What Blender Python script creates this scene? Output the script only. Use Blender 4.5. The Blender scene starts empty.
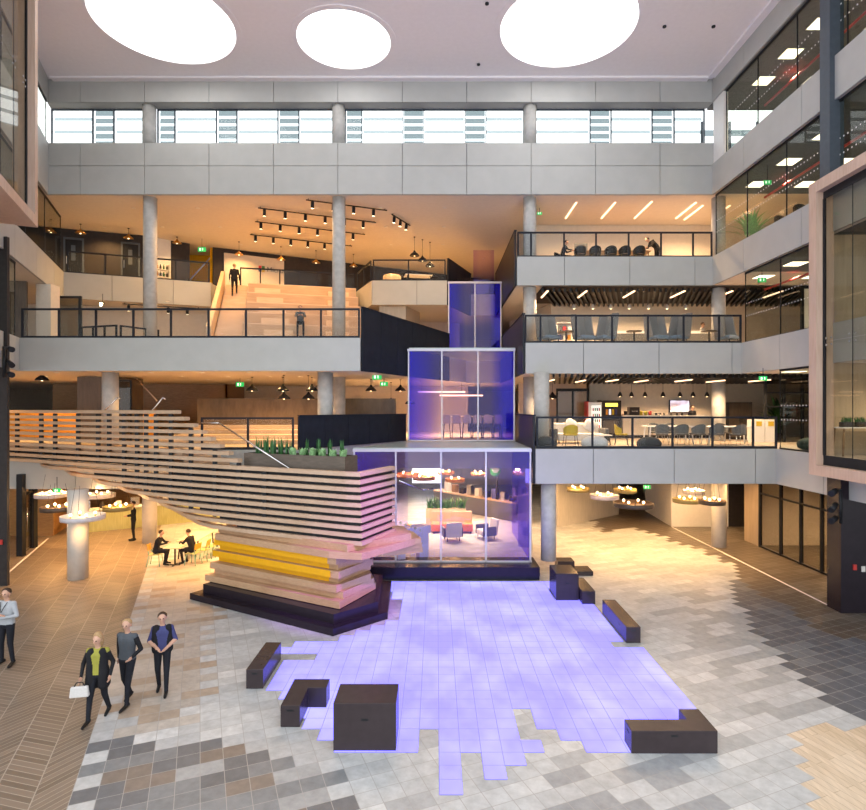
import bpy, bmesh, math, random
from mathutils import Vector, Matrix
R = random.Random(7)
SC = bpy.context.scene
COL = SC.collection
F, VX, VY, CH = 575.0, 436.0, 409.0, 6.0          # focal length (px), vanishing point, eye height
LAMP = 3.5
Z1, Z2, Z3, Z4, ZC = 4.57, 8.63, 12.69, 16.75, 20.5
U = Vector((0.925, 0.38)); V = Vector((-0.38, 0.925))   # axes of the rotated left wing and stone floor

def P(px, py, Y): return Vector(((px-VX)*Y/F, Y, CH-(py-VY)*Y/F))
def XA(px, Y): return (px-VX)*Y/F
def G(px, py, z=0.0):
    Y = F*(CH-z)/(py-VY); return Vector(((px-VX)*Y/F, Y, z))
def px_of(X, Y, Z=0.0): return (VX+X*F/Y, VY+(CH-Z)*F/Y)
def inpoly(x, y, poly):
    c = False; n = len(poly); j = n-1
    for i in range(n):
        xi, yi = poly[i]; xj, yj = poly[j]
        if (yi > y) != (yj > y) and x < (xj-xi)*(y-yi)/(yj-yi)+xi: c = not c
        j = i
    return c

# ------------------------------------------------------------------ materials
def newmat(name):
    m = bpy.data.materials.new(name); m.use_nodes = True
    nt = m.node_tree; b = nt.nodes['Principled BSDF']
    return m, nt, b
def ramp(nt, fac, c0, c1, p0=0.3, p1=0.7):
    r = nt.nodes.new('ShaderNodeValToRGB'); r.color_ramp.elements[0].position = p0; r.color_ramp.elements[1].position = p1
    r.color_ramp.elements[0].color = (*c0, 1); r.color_ramp.elements[1].color = (*c1, 1)
    nt.links.new(fac, r.inputs[0]); return r.outputs[0]
def objco(nt, scale=(1, 1, 1), rot=(0, 0, 0), kind='Object'):
    t = nt.nodes.new('ShaderNodeTexCoord'); mp = nt.nodes.new('ShaderNodeMapping')
    mp.inputs['Scale'].default_value = scale; mp.inputs['Rotation'].default_value = rot
    nt.links.new(t.outputs[kind], mp.inputs[0]); return mp.outputs[0]
def noise(nt, co, scale, detail=4, rough=.55):
    n = nt.nodes.new('ShaderNodeTexNoise'); n.inputs['Scale'].default_value = scale
    n.inputs['Detail'].default_value = detail; n.inputs['Roughness'].default_value = rough
    nt.links.new(co, n.inputs[0]); return n.outputs[0]
def plain(name, c, rough=.5, metal=0, var=.12, scale=6, coat=0):
    m, nt, b = newmat(name)
    if max(c) < .06: b.inputs['Specular IOR Level'].default_value = .22
    b.inputs['Roughness'].default_value = rough; b.inputs['Metallic'].default_value = metal
    if coat: b.inputs['Coat Weight'].default_value = coat
    n = noise(nt, objco(nt), scale)
    c0 = tuple(x*(1-var) for x in c); c1 = tuple(min(1, x*(1+var)) for x in c)
    nt.links.new(ramp(nt, n, c0, c1), b.inputs['Base Color']); return m
def emis(name, c, s):
    m, nt, b = newmat(name)
    b.inputs['Base Color'].default_value = (*c, 1); b.inputs['Emission Color'].default_value = (*c, 1)
    b.inputs['Emission Strength'].default_value = s; return m
def wood(name, c0, c1, scale=(1.2, 14, 14), rough=.45, rot=(0, 0, 0)):
    m, nt, b = newmat(name); b.inputs['Roughness'].default_value = rough
    co = objco(nt, scale, rot)
    n = noise(nt, co, 1.6, 6, .6); n2 = noise(nt, objco(nt), .8, 2)
    mx = nt.nodes.new('ShaderNodeMath'); mx.operation = 'MULTIPLY_ADD'; mx.inputs[1].default_value = .6
    nt.links.new(n, mx.inputs[0])
    m2 = nt.nodes.new('ShaderNodeMath'); m2.operation = 'MULTIPLY'; m2.inputs[1].default_value = .4
    nt.links.new(n2, m2.inputs[0]); nt.links.new(m2.outputs[0], mx.inputs[2])
    nt.links.new(ramp(nt, mx.outputs[0], c0, c1, .35, .65), b.inputs['Base Color']); return m
def schlick(nt, f0, f1):
    lw = nt.nodes.new('ShaderNodeLayerWeight'); lw.inputs[0].default_value = .5
    pw = nt.nodes.new('ShaderNodeMath'); pw.operation = 'POWER'; pw.inputs[1].default_value = 5; nt.links.new(lw.outputs['Facing'], pw.inputs[0])
    ma = nt.nodes.new('ShaderNodeMath'); ma.operation = 'MULTIPLY_ADD'; ma.inputs[1].default_value = f1; ma.inputs[2].default_value = f0; nt.links.new(pw.outputs[0], ma.inputs[0])
    return ma.outputs[0]
def glass(name, tint=(.95, .97, .96), refl=1.0, rough=0.0):
    m = bpy.data.materials.new(name); m.use_nodes = True; nt = m.node_tree; nt.nodes.clear()
    o = nt.nodes.new('ShaderNodeOutputMaterial'); tr = nt.nodes.new('ShaderNodeBsdfTransparent')
    gl = nt.nodes.new('ShaderNodeBsdfGlossy'); gl.inputs['Roughness'].default_value = rough
    tr.inputs[0].default_value = (*tint, 1); mx = nt.nodes.new('ShaderNodeMixShader')
    nt.links.new(schlick(nt, .028*refl, .5*refl), mx.inputs[0])
    nt.links.new(tr.outputs[0], mx.inputs[1]); nt.links.new(gl.outputs[0], mx.inputs[2]); nt.links.new(mx.outputs[0], o.inputs[0])
    return m
def dichroic(name, x0, x1, clear, edge, haze):
    """film glass: clear rose in the middle, saturated blue bands of film near the sides"""
    m = bpy.data.materials.new(name); m.use_nodes = True; nt = m.node_tree; nt.nodes.clear()
    o = nt.nodes.new('ShaderNodeOutputMaterial'); tr = nt.nodes.new('ShaderNodeBsdfTransparent')
    gl = nt.nodes.new('ShaderNodeBsdfGlossy'); gl.inputs['Roughness'].default_value = 0; gl.inputs[0].default_value = (.55, .5, 1, 1)
    df = nt.nodes.new('ShaderNodeBsdfDiffuse'); df.inputs[0].default_value = (.015, .01, 1, 1)  # blue diffuse layer stands in for the film's reflection
    tc = nt.nodes.new('ShaderNodeTexCoord'); sp = nt.nodes.new('ShaderNodeSeparateXYZ'); nt.links.new(tc.outputs['Object'], sp.inputs[0])
    mr = nt.nodes.new('ShaderNodeMapRange'); mr.inputs[1].default_value = x0; mr.inputs[2].default_value = x1
    nt.links.new(sp.outputs[0], mr.inputs[0])
    rp = nt.nodes.new('ShaderNodeValToRGB'); e = rp.color_ramp.elements
    e[0].position = 0; e[0].color = (1, 1, 1, 1); e[1].position = 1; e[1].color = (1, 1, 1, 1)
    for p, v in ((.2, .50), (.33, .05), (.48, .14), (.62, .03), (.78, .2), (.9, .85)):
        k = e.new(p); k.color = (v, v, v, 1)
    nt.links.new(mr.outputs[0], rp.inputs[0])
    mc = nt.nodes.new('ShaderNodeMix'); mc.data_type = 'RGBA'
    mc.inputs[6].default_value = (*clear, 1); mc.inputs[7].default_value = (*edge, 1)
    nt.links.new(rp.outputs[0], mc.inputs[0]); nt.links.new(mc.outputs[2], tr.inputs[0])
    m0 = nt.nodes.new('ShaderNodeMath'); m0.operation = 'POWER'; m0.inputs[1].default_value = 2; nt.links.new(rp.outputs[0], m0.inputs[0])
    mh = nt.nodes.new('ShaderNodeMath'); mh.operation = 'MULTIPLY'; mh.inputs[1].default_value = haze
    nt.links.new(m0.outputs[0], mh.inputs[0])
    m1 = nt.nodes.new('ShaderNodeMixShader'); nt.links.new(mh.outputs[0], m1.inputs[0])
    nt.links.new(tr.outputs[0], m1.inputs[1]); nt.links.new(df.outputs[0], m1.inputs[2])
    m2 = nt.nodes.new('ShaderNodeMixShader'); nt.links.new(schlick(nt, .03, .5), m2.inputs[0])
    nt.links.new(m1.outputs[0], m2.inputs[1]); nt.links.new(gl.outputs[0], m2.inputs[2]); nt.links.new(m2.outputs[0], o.inputs[0])
    return m

M = {}
M['panel'] = plain('concrete_panel', (.42, .42, .40), .6, 0, .04, 1.5)
M['gap'] = plain('panel_joint', (.2, .2, .19), .8)
M['concrete'] = plain('cast_concrete', (.42, .41, .39), .7, 0, .14, 4)
M['white'] = plain('white_paint', (.74, .72, .69), .6, 0, .03)
M['ceil'] = plain('ceiling_paint', (.86, .82, .83), .8, 0, .02)
M['cream'] = plain('cream_plaster', (.62, .55, .46), .7, 0, .05)
M['warmceil'] = plain('warm_white_soffit', (.72, .66, .58), .8, 0, .03)
M['deck'] = plain('carpet_deck', (.36, .30, .24), .8, 0, .1)
M['navy'] = plain('navy_steel', (.014, .017, .026), .55, 0, .2, 3)
M['black'] = plain('black_metal', (.014, .015, .018), .4, 0, .2)
M['char'] = plain('charcoal_wall', (.035, .03, .03), .6, 0, .15)
M['slate'] = plain('slate_steel', (.055, .07, .09), .5, 0, .1)
M['bench'] = plain('brown_board', (.042, .032, .035), .24, 0, .08)
M['plinth'] = plain('black_plinth', (.018, .013, .019), .25, 0, .1)
M['oak'] = wood('pale_oak', (.45, .30, .19), (.58, .42, .29), (1.0, 9, 30))
M['oak_frame'] = wood('oak_frame', (.50, .34, .25), (.62, .46, .36), (8, 8, .8))
M['oakint'] = wood('oak_lining', (.44, .34, .23), (.55, .44, .31), (5, 5, .5))
M['base_oak'] = wood('base_oak', (.40, .23, .12), (.54, .35, .21), (1.0, 9, 30)); M['terrace'] = wood('terrace_oak', (.34, .25, .17), (.44, .34, .24), (1, 6, 12))
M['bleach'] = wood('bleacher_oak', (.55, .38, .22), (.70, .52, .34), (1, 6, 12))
M['darkwood'] = wood('walnut_board', (.07, .05, .035), (.13, .095, .065), (6, 6, 1))
M['midwood'] = wood('brown_wood', (.22, .13, .06), (.36, .22, .11), (2, 10, 10))
M['rustic'] = wood('rustic_plank', (.30, .15, .05), (.5, .28, .1), (2, 2, 14))
M['planter'] = wood('planter_wood', (.075, .058, .045), (.14, .11, .085), (2, 2, 9))
M['yellow'] = plain('yellow_paint', (.80, .40, .005), .4, 0, .05)
M['orange'] = plain('orange_paint', (.72, .30, .02), .5, 0, .06)
M['lime'] = wood('lime_cladding', (.40, .40, .14), (.58, .58, .26), (14, 14, 1))
M['steel'] = plain('brushed_steel', (.62, .62, .62), .25, 1, .05)
M['frame_white'] = plain('white_mullion', (.62, .60, .68), .35, 0, .03)
M['roofglass'] = plain('frosted_deck', (.50, .56, .54), .2, 0, .05)
M['glass'] = glass('clear_glass', (.97, .98, .975), .25)
M['wglass'] = glass('wing_glass', (.86, .88, .84), 1.0)
M['bglass'] = glass('box_glass', (.86, .85, .80), 1.0)
M['dark_glass'] = glass('smoked_glass', (.70, .69, .65), 1.0)
M['skylight'] = emis('opal_skylight', (1.0, .99, .98), 4.0)
M['bulb'] = emis('warm_bulb', (1.0, .70, .38), 8)
M['lamp'] = emis('downlight_lens', (1.0, .78, .5), 9)
M['tube'] = emis('linear_light', (1.0, .66, .40), 2.6)
M['square'] = emis('panel_light', (1.0, .88, .66), 3.5)
M['exit'] = emis('exit_green', (.02, .45, .10), .9)
M['exitw'] = emis('exit_white', (.9, 1, .9), 1.0)
M['brass'] = plain('brass', (.62, .33, .07), .3, 1, .08)
M['ringwhite'] = plain('ring_white', (.62, .58, .60), .5)
M['ringdark'] = plain('ring_dark', (.07, .045, .03), .5)
M['ringgold'] = plain('ring_gold', (.26, .21, .08), .45)
M['ringwood'] = plain('ring_wood', (.45, .2, .08), .5)
M['leaf'] = plain('leaf_green', (.035, .14, .035), .5, 0, .35, 9)
M['leaf2'] = plain('pale_leaf', (.30, .52, .25), .5, 0, .35, 20)
M['tableWhite'] = plain('white_laminate', (.75, .75, .75), .35, 0, .02)
M['grey'] = plain('grey_felt', (.11, .112, .115), .9, 0, .1, 30)
M['dgrey'] = plain('dark_felt', (.05, .052, .056), .9, 0, .15, 30)
M['lgrey'] = plain('light_felt', (.55, .53, .52), .9, 0, .06, 30)
M['mustard'] = plain('mustard_felt', (.55, .38, .02), .8, 0, .1, 20)
M['coral'] = plain('coral_fabric', (.72, .20, .08), .8, 0, .08, 20)
M['red'] = plain('red_paint', (.5, .03, .025), .4)
M['mint'] = plain('mint_paint', (.24, .42, .33), .5)
M['skin'] = plain('skin', (.52, .30, .21), .5, 0, .05)
M['hairbrown'] = plain('brown_hair', (.045, .025, .016), .6, 0, .3, 60)
M['hairblonde'] = plain('fair_hair', (.35, .22, .10), .6, 0, .3, 60)
M['eye'] = plain('eye', (.02, .015, .012), .2)
M['suit'] = plain('dark_suit', (.012, .012, .015), .8, 0, .2)
M['jean'] = plain('dark_denim', (.013, .014, .02), .8, 0, .2)
M['sweater'] = plain('grey_sweater', (.36, .38, .41), .9, 0, .08, 30)
M['olive'] = plain('olive_top', (.28, .27, .04), .8, 0, .12)
M['bluetop'] = plain('blue_shirt', (.04, .045, .15), .8, 0, .1)
M['shirt'] = plain('white_shirt', (.7, .68, .66), .8)
M['greytop'] = plain('slate_top', (.06, .07, .085), .8)
M['shoe'] = plain('black_shoe', (.012, .012, .013), .35)
M['screen'] = emis('tv_picture', (.8, .75, .85), 1.0)

# floor materials read the rotated plan coordinates stored as UV and a colour per tile
def floor_tile_mat():
    m, nt, b = newmat('stone_tile'); b.inputs['Roughness'].default_value = .38
    at = nt.nodes.new('ShaderNodeAttribute'); at.attribute_name = 'tile'
    uv = nt.nodes.new('ShaderNodeUVMap'); sp = nt.nodes.new('ShaderNodeSeparateXYZ'); nt.links.new(uv.outputs[0], sp.inputs[0])
    def edge(out, w):
        f = nt.nodes.new('ShaderNodeMath'); f.operation = 'FRACT'; nt.links.new(out, f.inputs[0])
        a = nt.nodes.new('ShaderNodeMath'); a.operation = 'LESS_THAN'; a.inputs[1].default_value = w; nt.links.new(f.outputs[0], a.inputs[0]); return a.outputs[0]
    mx = nt.nodes.new('ShaderNodeMath'); mx.operation = 'MAXIMUM'
    nt.links.new(edge(sp.outputs[0], .03), mx.inputs[0]); nt.links.new(edge(sp.outputs[1], .03), mx.inputs[1])
    n = noise(nt, objco(nt, (1, 1, 1), (0, 0, .4)), 5, 6, .65)
    sh = nt.nodes.new('ShaderNodeMix'); sh.data_type = 'RGBA'; sh.blend_type = 'MULTIPLY'; sh.inputs[0].default_value = 1
    nt.links.new(at.outputs[0], sh.inputs[6]); nt.links.new(ramp(nt, n, (.8, .8, .8), (1.12, 1.12, 1.12)), sh.inputs[7])
    g = nt.nodes.new('ShaderNodeMix'); g.data_type = 'RGBA'; nt.links.new(mx.outputs[0], g.inputs[0])
    nt.links.new(sh.outputs[2], g.inputs[6]); g.inputs[7].default_value = (.33, .32, .31, 1)
    nt.links.new(g.outputs[2], b.inputs['Base Color']); return m
def chevron_mat():
    m, nt, b = newmat('chevron_plank'); b.inputs['Roughness'].default_value = .36
    uv = nt.nodes.new('ShaderNodeUVMap'); sp = nt.nodes.new('ShaderNodeSeparateXYZ'); nt.links.new(uv.outputs[0], sp.inputs[0])
    def mth(op, a, bb=None, c=None):
        k = nt.nodes.new('ShaderNodeMath'); k.operation = op
        for i, v in enumerate((a, bb, c)):
            if v is None: continue
            if isinstance(v, (int, float)): k.inputs[i].default_value = v
            else: nt.links.new(v, k.inputs[i])
        return k.outputs[0]
    s = mth('MULTIPLY', sp.outputs[0], .62)
    i = mth('FLOOR', s); par = mth('MODULO', mth('ABSOLUTE', i), 2)
    sg = mth('SUBTRACT', mth('MULTIPLY', par, 2), 1)
    h = mth('ADD', mth('MULTIPLY', mth('MULTIPLY', sp.outputs[0], sg), .8), sp.outputs[1])
    hh = mth('MULTIPLY', h, 2.4)
    e1 = mth('LESS_THAN', mth('FRACT', hh), .10); e2 = mth('LESS_THAN', mth('FRACT', s), .028)
    idx = mth('ADD', mth('FLOOR', hh), mth('MULTIPLY', i, 17.3))
    wn = nt.nodes.new('ShaderNodeTexWhiteNoise'); wn.noise_dimensions = '1D'; nt.links.new(idx, wn.inputs['W'])
    col = ramp(nt, wn.outputs[0], (.15, .115, .085), (.22, .17, .13), 0, 1)
    g = nt.nodes.new('ShaderNodeMix'); g.data_type = 'RGBA'; nt.links.new(mth('MULTIPLY', mth('MAXIMUM', e1, e2), .75), g.inputs[0])
    nt.links.new(col, g.inputs[6]); g.inputs[7].default_value = (.42, .37, .31, 1)
    nt.links.new(g.outputs[2], b.inputs['Base Color']); return m
def plank_floor_mat():
    m, nt, b = newmat('pale_plank'); b.inputs['Roughness'].default_value = .4
    uv = nt.nodes.new('ShaderNodeUVMap'); mp = nt.nodes.new('ShaderNodeMapping'); mp.inputs['Rotation'].default_value = (0, 0, math.pi/2)
    nt.links.new(uv.outputs[0], mp.inputs[0])
    br = nt.nodes.new('ShaderNodeTexBrick'); br.inputs['Scale'].default_value = 1; br.inputs['Brick Width'].default_value = 3.4; br.inputs['Row Height'].default_value = .42
    br.inputs['Mortar Size'].default_value = .012; br.inputs['Color1'].default_value = (.55, .43, .30, 1); br.inputs['Color2'].default_value = (.68, .56, .43, 1); br.inputs['Mortar'].default_value = (.4, .3, .2, 1)
    nt.links.new(mp.outputs[0], br.inputs[0])
    n = noise(nt, objco(nt, (12, 1.2, 1), (0, 0, -.39)), 1.5, 5)
    sh = nt.nodes.new('ShaderNodeMix'); sh.data_type = 'RGBA'; sh.blend_type = 'MULTIPLY'; sh.inputs[0].default_value = 1
    nt.links.new(br.outputs[0], sh.inputs[6]); nt.links.new(ramp(nt, n, (.85, .83, .8), (1.1, 1.1, 1.1)), sh.inputs[7])
    nt.links.new(sh.outputs[2], b.inputs['Base Color']); return m
def led_mat():
    m, nt, b = newmat('led_tile'); b.inputs['Roughness'].default_value = .6; b.inputs['Specular IOR Level'].default_value = .2
    uv = nt.nodes.new('ShaderNodeUVMap'); sp = nt.nodes.new('ShaderNodeSeparateXYZ'); nt.links.new(uv.outputs[0], sp.inputs[0])
    outs = []
    for o in (sp.outputs[0], sp.outputs[1]):
        f = nt.nodes.new('ShaderNodeMath'); f.operation = 'FRACT'; nt.links.new(o, f.inputs[0])
        a = nt.nodes.new('ShaderNodeMath'); a.operation = 'LESS_THAN'; a.inputs[1].default_value = .03; nt.links.new(f.outputs[0], a.inputs[0]); outs.append(a.outputs[0])
    mx = nt.nodes.new('ShaderNodeMath'); mx.operation = 'MAXIMUM'; nt.links.new(outs[0], mx.inputs[0]); nt.links.new(outs[1], mx.inputs[1])
    n = noise(nt, objco(nt, (.5, .35, 1), (0, 0, .6)), 1.3, 3)
    c = ramp(nt, n, (.40, .35, 2.6), (.74, .71, 2.6), .40, .78)
    g = nt.nodes.new('ShaderNodeMix'); g.data_type = 'RGBA'; nt.links.new(mx.outputs[0], g.inputs[0])
    nt.links.new(c, g.inputs[6]); g.inputs[7].default_value = (.27, .24, .70, 1)
    b.inputs['Base Color'].default_value = (.08, .08, .12, 1)
    nt.links.new(g.outputs[2], b.inputs['Emission Color']); b.inputs['Emission Strength'].default_value = .98
    return m
M['tile'] = floor_tile_mat(); M['chev'] = chevron_mat(); M['plank'] = plank_floor_mat(); M['led'] = led_mat()

# ------------------------------------------------------------------ mesh builder
class MB:
    def __init__(s): s.bm = bmesh.new()
    def _f(s, vs, m=0, sm=False):
        try:
            f = s.bm.faces.new(vs); f.material_index = m; f.smooth = sm; return f
        except ValueError: return None
    def hexa(s, b, t, m=0):
        n = len(b); B = [s.bm.verts.new(p) for p in b]; T = [s.bm.verts.new(p) for p in t]
        s._f(B[::-1], m); s._f(T, m)
        for i in range(n): s._f([B[i], B[(i+1) % n], T[(i+1) % n], T[i]], m)
        return s
    def box(s, x0, x1, y0, y1, z0, z1, m=0):
        q = [(x0, y0), (x1, y0), (x1, y1), (x0, y1)]
        return s.hexa([(x, y, z0) for x, y in q], [(x, y, z1) for x, y in q], m)
    def obox(s, a, b, w0, w1, z0, z1, m=0):
        a = Vector(a[:2]); b = Vector(b[:2]); d = (b-a).normalized(); n = Vector((-d.y, d.x))
        q = [a+n*w0, b+n*w0, b+n*w1, a+n*w1]
        return s.hexa([(p.x, p.y, z0) for p in q], [(p.x, p.y, z1) for p in q], m)
    def prism(s, poly, z0, z1, m=0):
        A = sum(poly[i][0]*poly[(i+1) % len(poly)][1]-poly[(i+1) % len(poly)][0]*poly[i][1] for i in range(len(poly)))
        if A < 0: poly = poly[::-1]
        return s.hexa([(p[0], p[1], z0) for p in poly], [(p[0], p[1], z1) for p in poly], m)
    def tube(s, p, q, r, r2=None, seg=10, m=0, caps=True):
        p = Vector(p); q = Vector(q); r2 = r if r2 is None else r2; d = (q-p)
        if d.length < 1e-6: return s
        d.normalize(); a = d.orthogonal().normalized(); b = d.cross(a)
        A = []; B = []
        for i in range(seg):
            t = 2*math.pi*i/seg; o = a*math.cos(t)+b*math.sin(t)
            A.append(s.bm.verts.new(p+o*r)); B.append(s.bm.verts.new(q+o*r2))
        for i in range(seg): s._f([A[i], A[(i+1) % seg], B[(i+1) % seg], B[i]], m, True)
        if caps: s._f(A[::-1], m); s._f(B, m)
        return s
    def cyl(s, x, y, z0, z1, r, r2=None, seg=24, m=0): return s.tube((x, y, z0), (x, y, z1), r, r2, seg, m)
    def lathe(s, prof, c=(0, 0, 0), seg=24, m=0):
        rings = []
        for r, z in prof:
            rings.append([s.bm.verts.new((c[0]+r*math.cos(2*math.pi*i/seg), c[1]+r*math.sin(2*math.pi*i/seg), c[2]+z)) for i in range(seg)])
        for a, b in zip(rings, rings[1:]):
            for i in range(seg): s._f([a[i], a[(i+1) % seg], b[(i+1) % seg], b[i]], m, True)
        s._f(rings[0][::-1], m); s._f(rings[-1], m); return s
    def ell(s, c, r, u=16, v=10, m=0, fn=None):
        c = Vector(c); rows = []
        for j in range(1, v):
            ph = math.pi*j/v; row = []
            for i in range(u):
                t = 2*math.pi*i/u; p = Vector((math.sin(ph)*math.cos(t)*r[0], math.sin(ph)*math.sin(t)*r[1], math.cos(ph)*r[2]))
                if fn: p = fn(p)
                row.append(s.bm.verts.new(c+p))
            rows.append(row)
        tp = Vector((0, 0, r[2])); bt = Vector((0, 0, -r[2]))
        if fn: tp = fn(tp); bt = fn(bt)
        T = s.bm.verts.new(c+tp); B = s.bm.verts.new(c+bt)
        for i in range(u):
            s._f([T, rows[0][i], rows[0][(i+1) % u]], m, True); s._f([B, rows[-1][(i+1) % u], rows[-1][i]], m, True)
        for a, b in zip(rows, rows[1:]):
            for i in range(u): s._f([a[i], b[i], b[(i+1) % u], a[(i+1) % u]], m, True)
        return s
    def path(s, pts, r, seg=8, m=0):
        for a, b in zip(pts, pts[1:]): s.tube(a, b, r, None, seg, m)
        return s
    def quad(s, pts, m=0): s._f([s.bm.verts.new(p) for p in pts], m); return s
    def build(s, name, mats, parent=None, loc=None, rz=0.0, bevel=0, kind=None):
        me = bpy.data.meshes.new(name); bmesh.ops.recalc_face_normals(s.bm, faces=s.bm.faces); s.bm.to_mesh(me); s.bm.free()
        for m in (mats if isinstance(mats, (list, tuple)) else [mats]): me.materials.append(M[m] if isinstance(m, str) else m)
        o = bpy.data.objects.new(name, me); COL.objects.link(o)
        if parent is not None: o.parent = parent
        if loc is not None: o.location = loc
        if rz: o.rotation_euler = (0, 0, rz)
        if bevel:
            b = o.modifiers.new('edge', 'BEVEL'); b.width = bevel; b.segments = 2; b.limit_method = 'ANGLE'
        if kind: o['kind'] = kind
        return o
def tag(o, label, cat, group=None):
    o['label'] = label; o['category'] = cat
    if group: o['group'] = group
    return o
def thing(name, label, cat, loc=(0, 0, 0), rz=0, group=None):
    o = bpy.data.objects.new(name, None); COL.objects.link(o); o.location = loc; o.rotation_euler = (0, 0, rz)
    o.empty_display_size = .1
    return tag(o, label, cat, group)
def dup(root, loc, rz=0, label=None, group=None):
    r = root.copy(); COL.objects.link(r); r.location = loc; r.rotation_euler = (0, 0, rz)
    if label: r['label'] = label
    if group: r['group'] = group
    for ch in list(root.children):
        c = ch.copy(); COL.objects.link(c); c.parent = r
        for g in list(ch.children):
            d = g.copy(); COL.objects.link(d); d.parent = c
    return r
def struct(name, mb, mats, **k): return mb.build(name, mats, kind='structure', **k)
ORD = ['first', 'second', 'third', 'fourth', 'fifth', 'sixth', 'seventh', 'eighth', 'ninth', 'tenth', 'eleventh', 'twelfth', 'thirteenth', 'fourteenth', 'fifteenth']
def spot(loc, power, col=(1, .68, .36), ang=130, r=.06, blend=.8, rot=None):
    l = bpy.data.lights.new('lamp_light', 'SPOT'); l.energy = power*LAMP; l.color = col; l.spot_size = math.radians(ang); l.spot_blend = blend; l.shadow_soft_size = r
    o = bpy.data.objects.new('lamp_light', l); COL.objects.link(o); o.location = loc
    if rot: o.rotation_euler = rot
    return o
def point(loc, power, col=(1, .68, .36), r=.05):
    l = bpy.data.lights.new('bulb_light', 'POINT'); l.energy = power*LAMP; l.color = col; l.shadow_soft_size = r
    o = bpy.data.objects.new('bulb_light', l); COL.objects.link(o); o.location = loc; return o
# ------------------------------------------------------------------ ground floor
TW, TH = .37, .35
TIMBER = [(866, 719), (856, 721), (840, 726), (824, 721), (790, 728), (805, 736), (786, 745), (803, 755), (785, 762), (802, 776), (790, 782), (811, 795), (805, 799), (832, 812), (1000, 900), (1000, 700)]
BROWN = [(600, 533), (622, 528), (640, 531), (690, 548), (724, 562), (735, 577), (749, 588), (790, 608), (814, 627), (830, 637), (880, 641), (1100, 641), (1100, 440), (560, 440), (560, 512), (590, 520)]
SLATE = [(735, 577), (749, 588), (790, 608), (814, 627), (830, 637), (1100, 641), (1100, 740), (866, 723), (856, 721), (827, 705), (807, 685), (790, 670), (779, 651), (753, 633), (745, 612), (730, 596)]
DARKL = [(50, 830), (82, 750), (120, 742), (165, 745), (232, 740), (262, 758), (300, 776), (330, 790), (352, 830)]
TANZ = [(90, 700), (150, 560), (215, 560), (205, 640), (200, 690), (160, 735), (115, 740)]
MIDG = [(560, 768), (600, 772), (640, 760), (690, 770), (720, 790), (700, 830), (540, 830), (545, 790)]
MIDR = [(640, 600), (700, 590), (745, 612), (753, 633), (779, 651), (790, 670), (807, 685), (827, 705), (790, 728), (760, 735), (735, 700), (700, 650), (650, 630)]
def tilecolour(px, py, iu, iv):
    r = R.random()
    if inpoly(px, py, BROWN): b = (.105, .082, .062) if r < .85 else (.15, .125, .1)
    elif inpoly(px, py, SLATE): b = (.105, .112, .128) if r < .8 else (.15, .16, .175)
    elif inpoly(px, py, DARKL): b = (.19, .205, .22) if r < .55 else ((.125, .135, .15) if r < .74 else ((.19, .16, .14) if r < .84 else (.33, .34, .35)))
    elif inpoly(px, py, TANZ): b = (.36, .29, .23) if r < .2 else (.43, .39, .35)
    elif inpoly(px, py, MIDG): b = (.29, .30, .315) if r < .55 else (.46, .465, .47)
    elif inpoly(px, py, MIDR): b = (.33, .335, .34) if r < .5 else (.46, .465, .47)
    else: b = (.47, .48, .485) if r < .6 else ((.40, .41, .42) if r < .84 else (.54, .545, .545))
    k = R.uniform(.93, 1.07); return (b[0]*k, b[1]*k, b[2]*k, 1)
def make_floor():
    bm = bmesh.new(); uvl = bm.loops.layers.uv.new('UVMap'); cl = bm.loops.layers.float_color.new('tile')
    memo = {}
    for iu in range(-75, 95):
        for iv in range(-2, 170):
            c = U*((iu+.5)*TW)+V*((iv+.5)*TH)
            if not (-24 < c.x < 22 and 6.5 < c.y < 46.3): continue
            px, py = px_of(c.x, c.y)
            on_left = px < 60+(812-py)*.345 and py > 500 and px < 175 or (px < 110 and py <= 500)
            mi = 2 if inpoly(px, py, TIMBER) else (1 if on_left else 0)
            key = ((iu+(iv % 2))//2, iv) if not inpoly(px, py, SLATE+[]) else (iu, iv, 's')
            if key not in memo: memo[key] = tilecolour(px, py, iu, iv)
            col = memo[key]
            vs = []
            for du, dv in ((0, 0), (1, 0), (1, 1), (0, 1)):
                p = U*((iu+du)*TW)+V*((iv+dv)*TH); vs.append(bm.verts.new((p.x, p.y, 0)))
            f = bm.faces.new(vs); f.material_index = mi
            for l, (du, dv) in zip(f.loops, ((0, 0), (1, 0), (1, 1), (0, 1))):
                l[uvl].uv = (iu+du, iv+dv); l[cl] = col
    bmesh.ops.remove_doubles(bm, verts=bm.verts, dist=.002)
    me = bpy.data.meshes.new('floor'); bm.to_mesh(me); bm.free()
    for k in ('tile', 'chev', 'plank'): me.materials.append(M[k])
    o = bpy.data.objects.new('floor', me); COL.objects.link(o); o['kind'] = 'structure'
    b = MB(); b.box(-40, 40, -8, 60, -.3, -.012); struct('floor_base', b, 'concrete')
make_floor()

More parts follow.
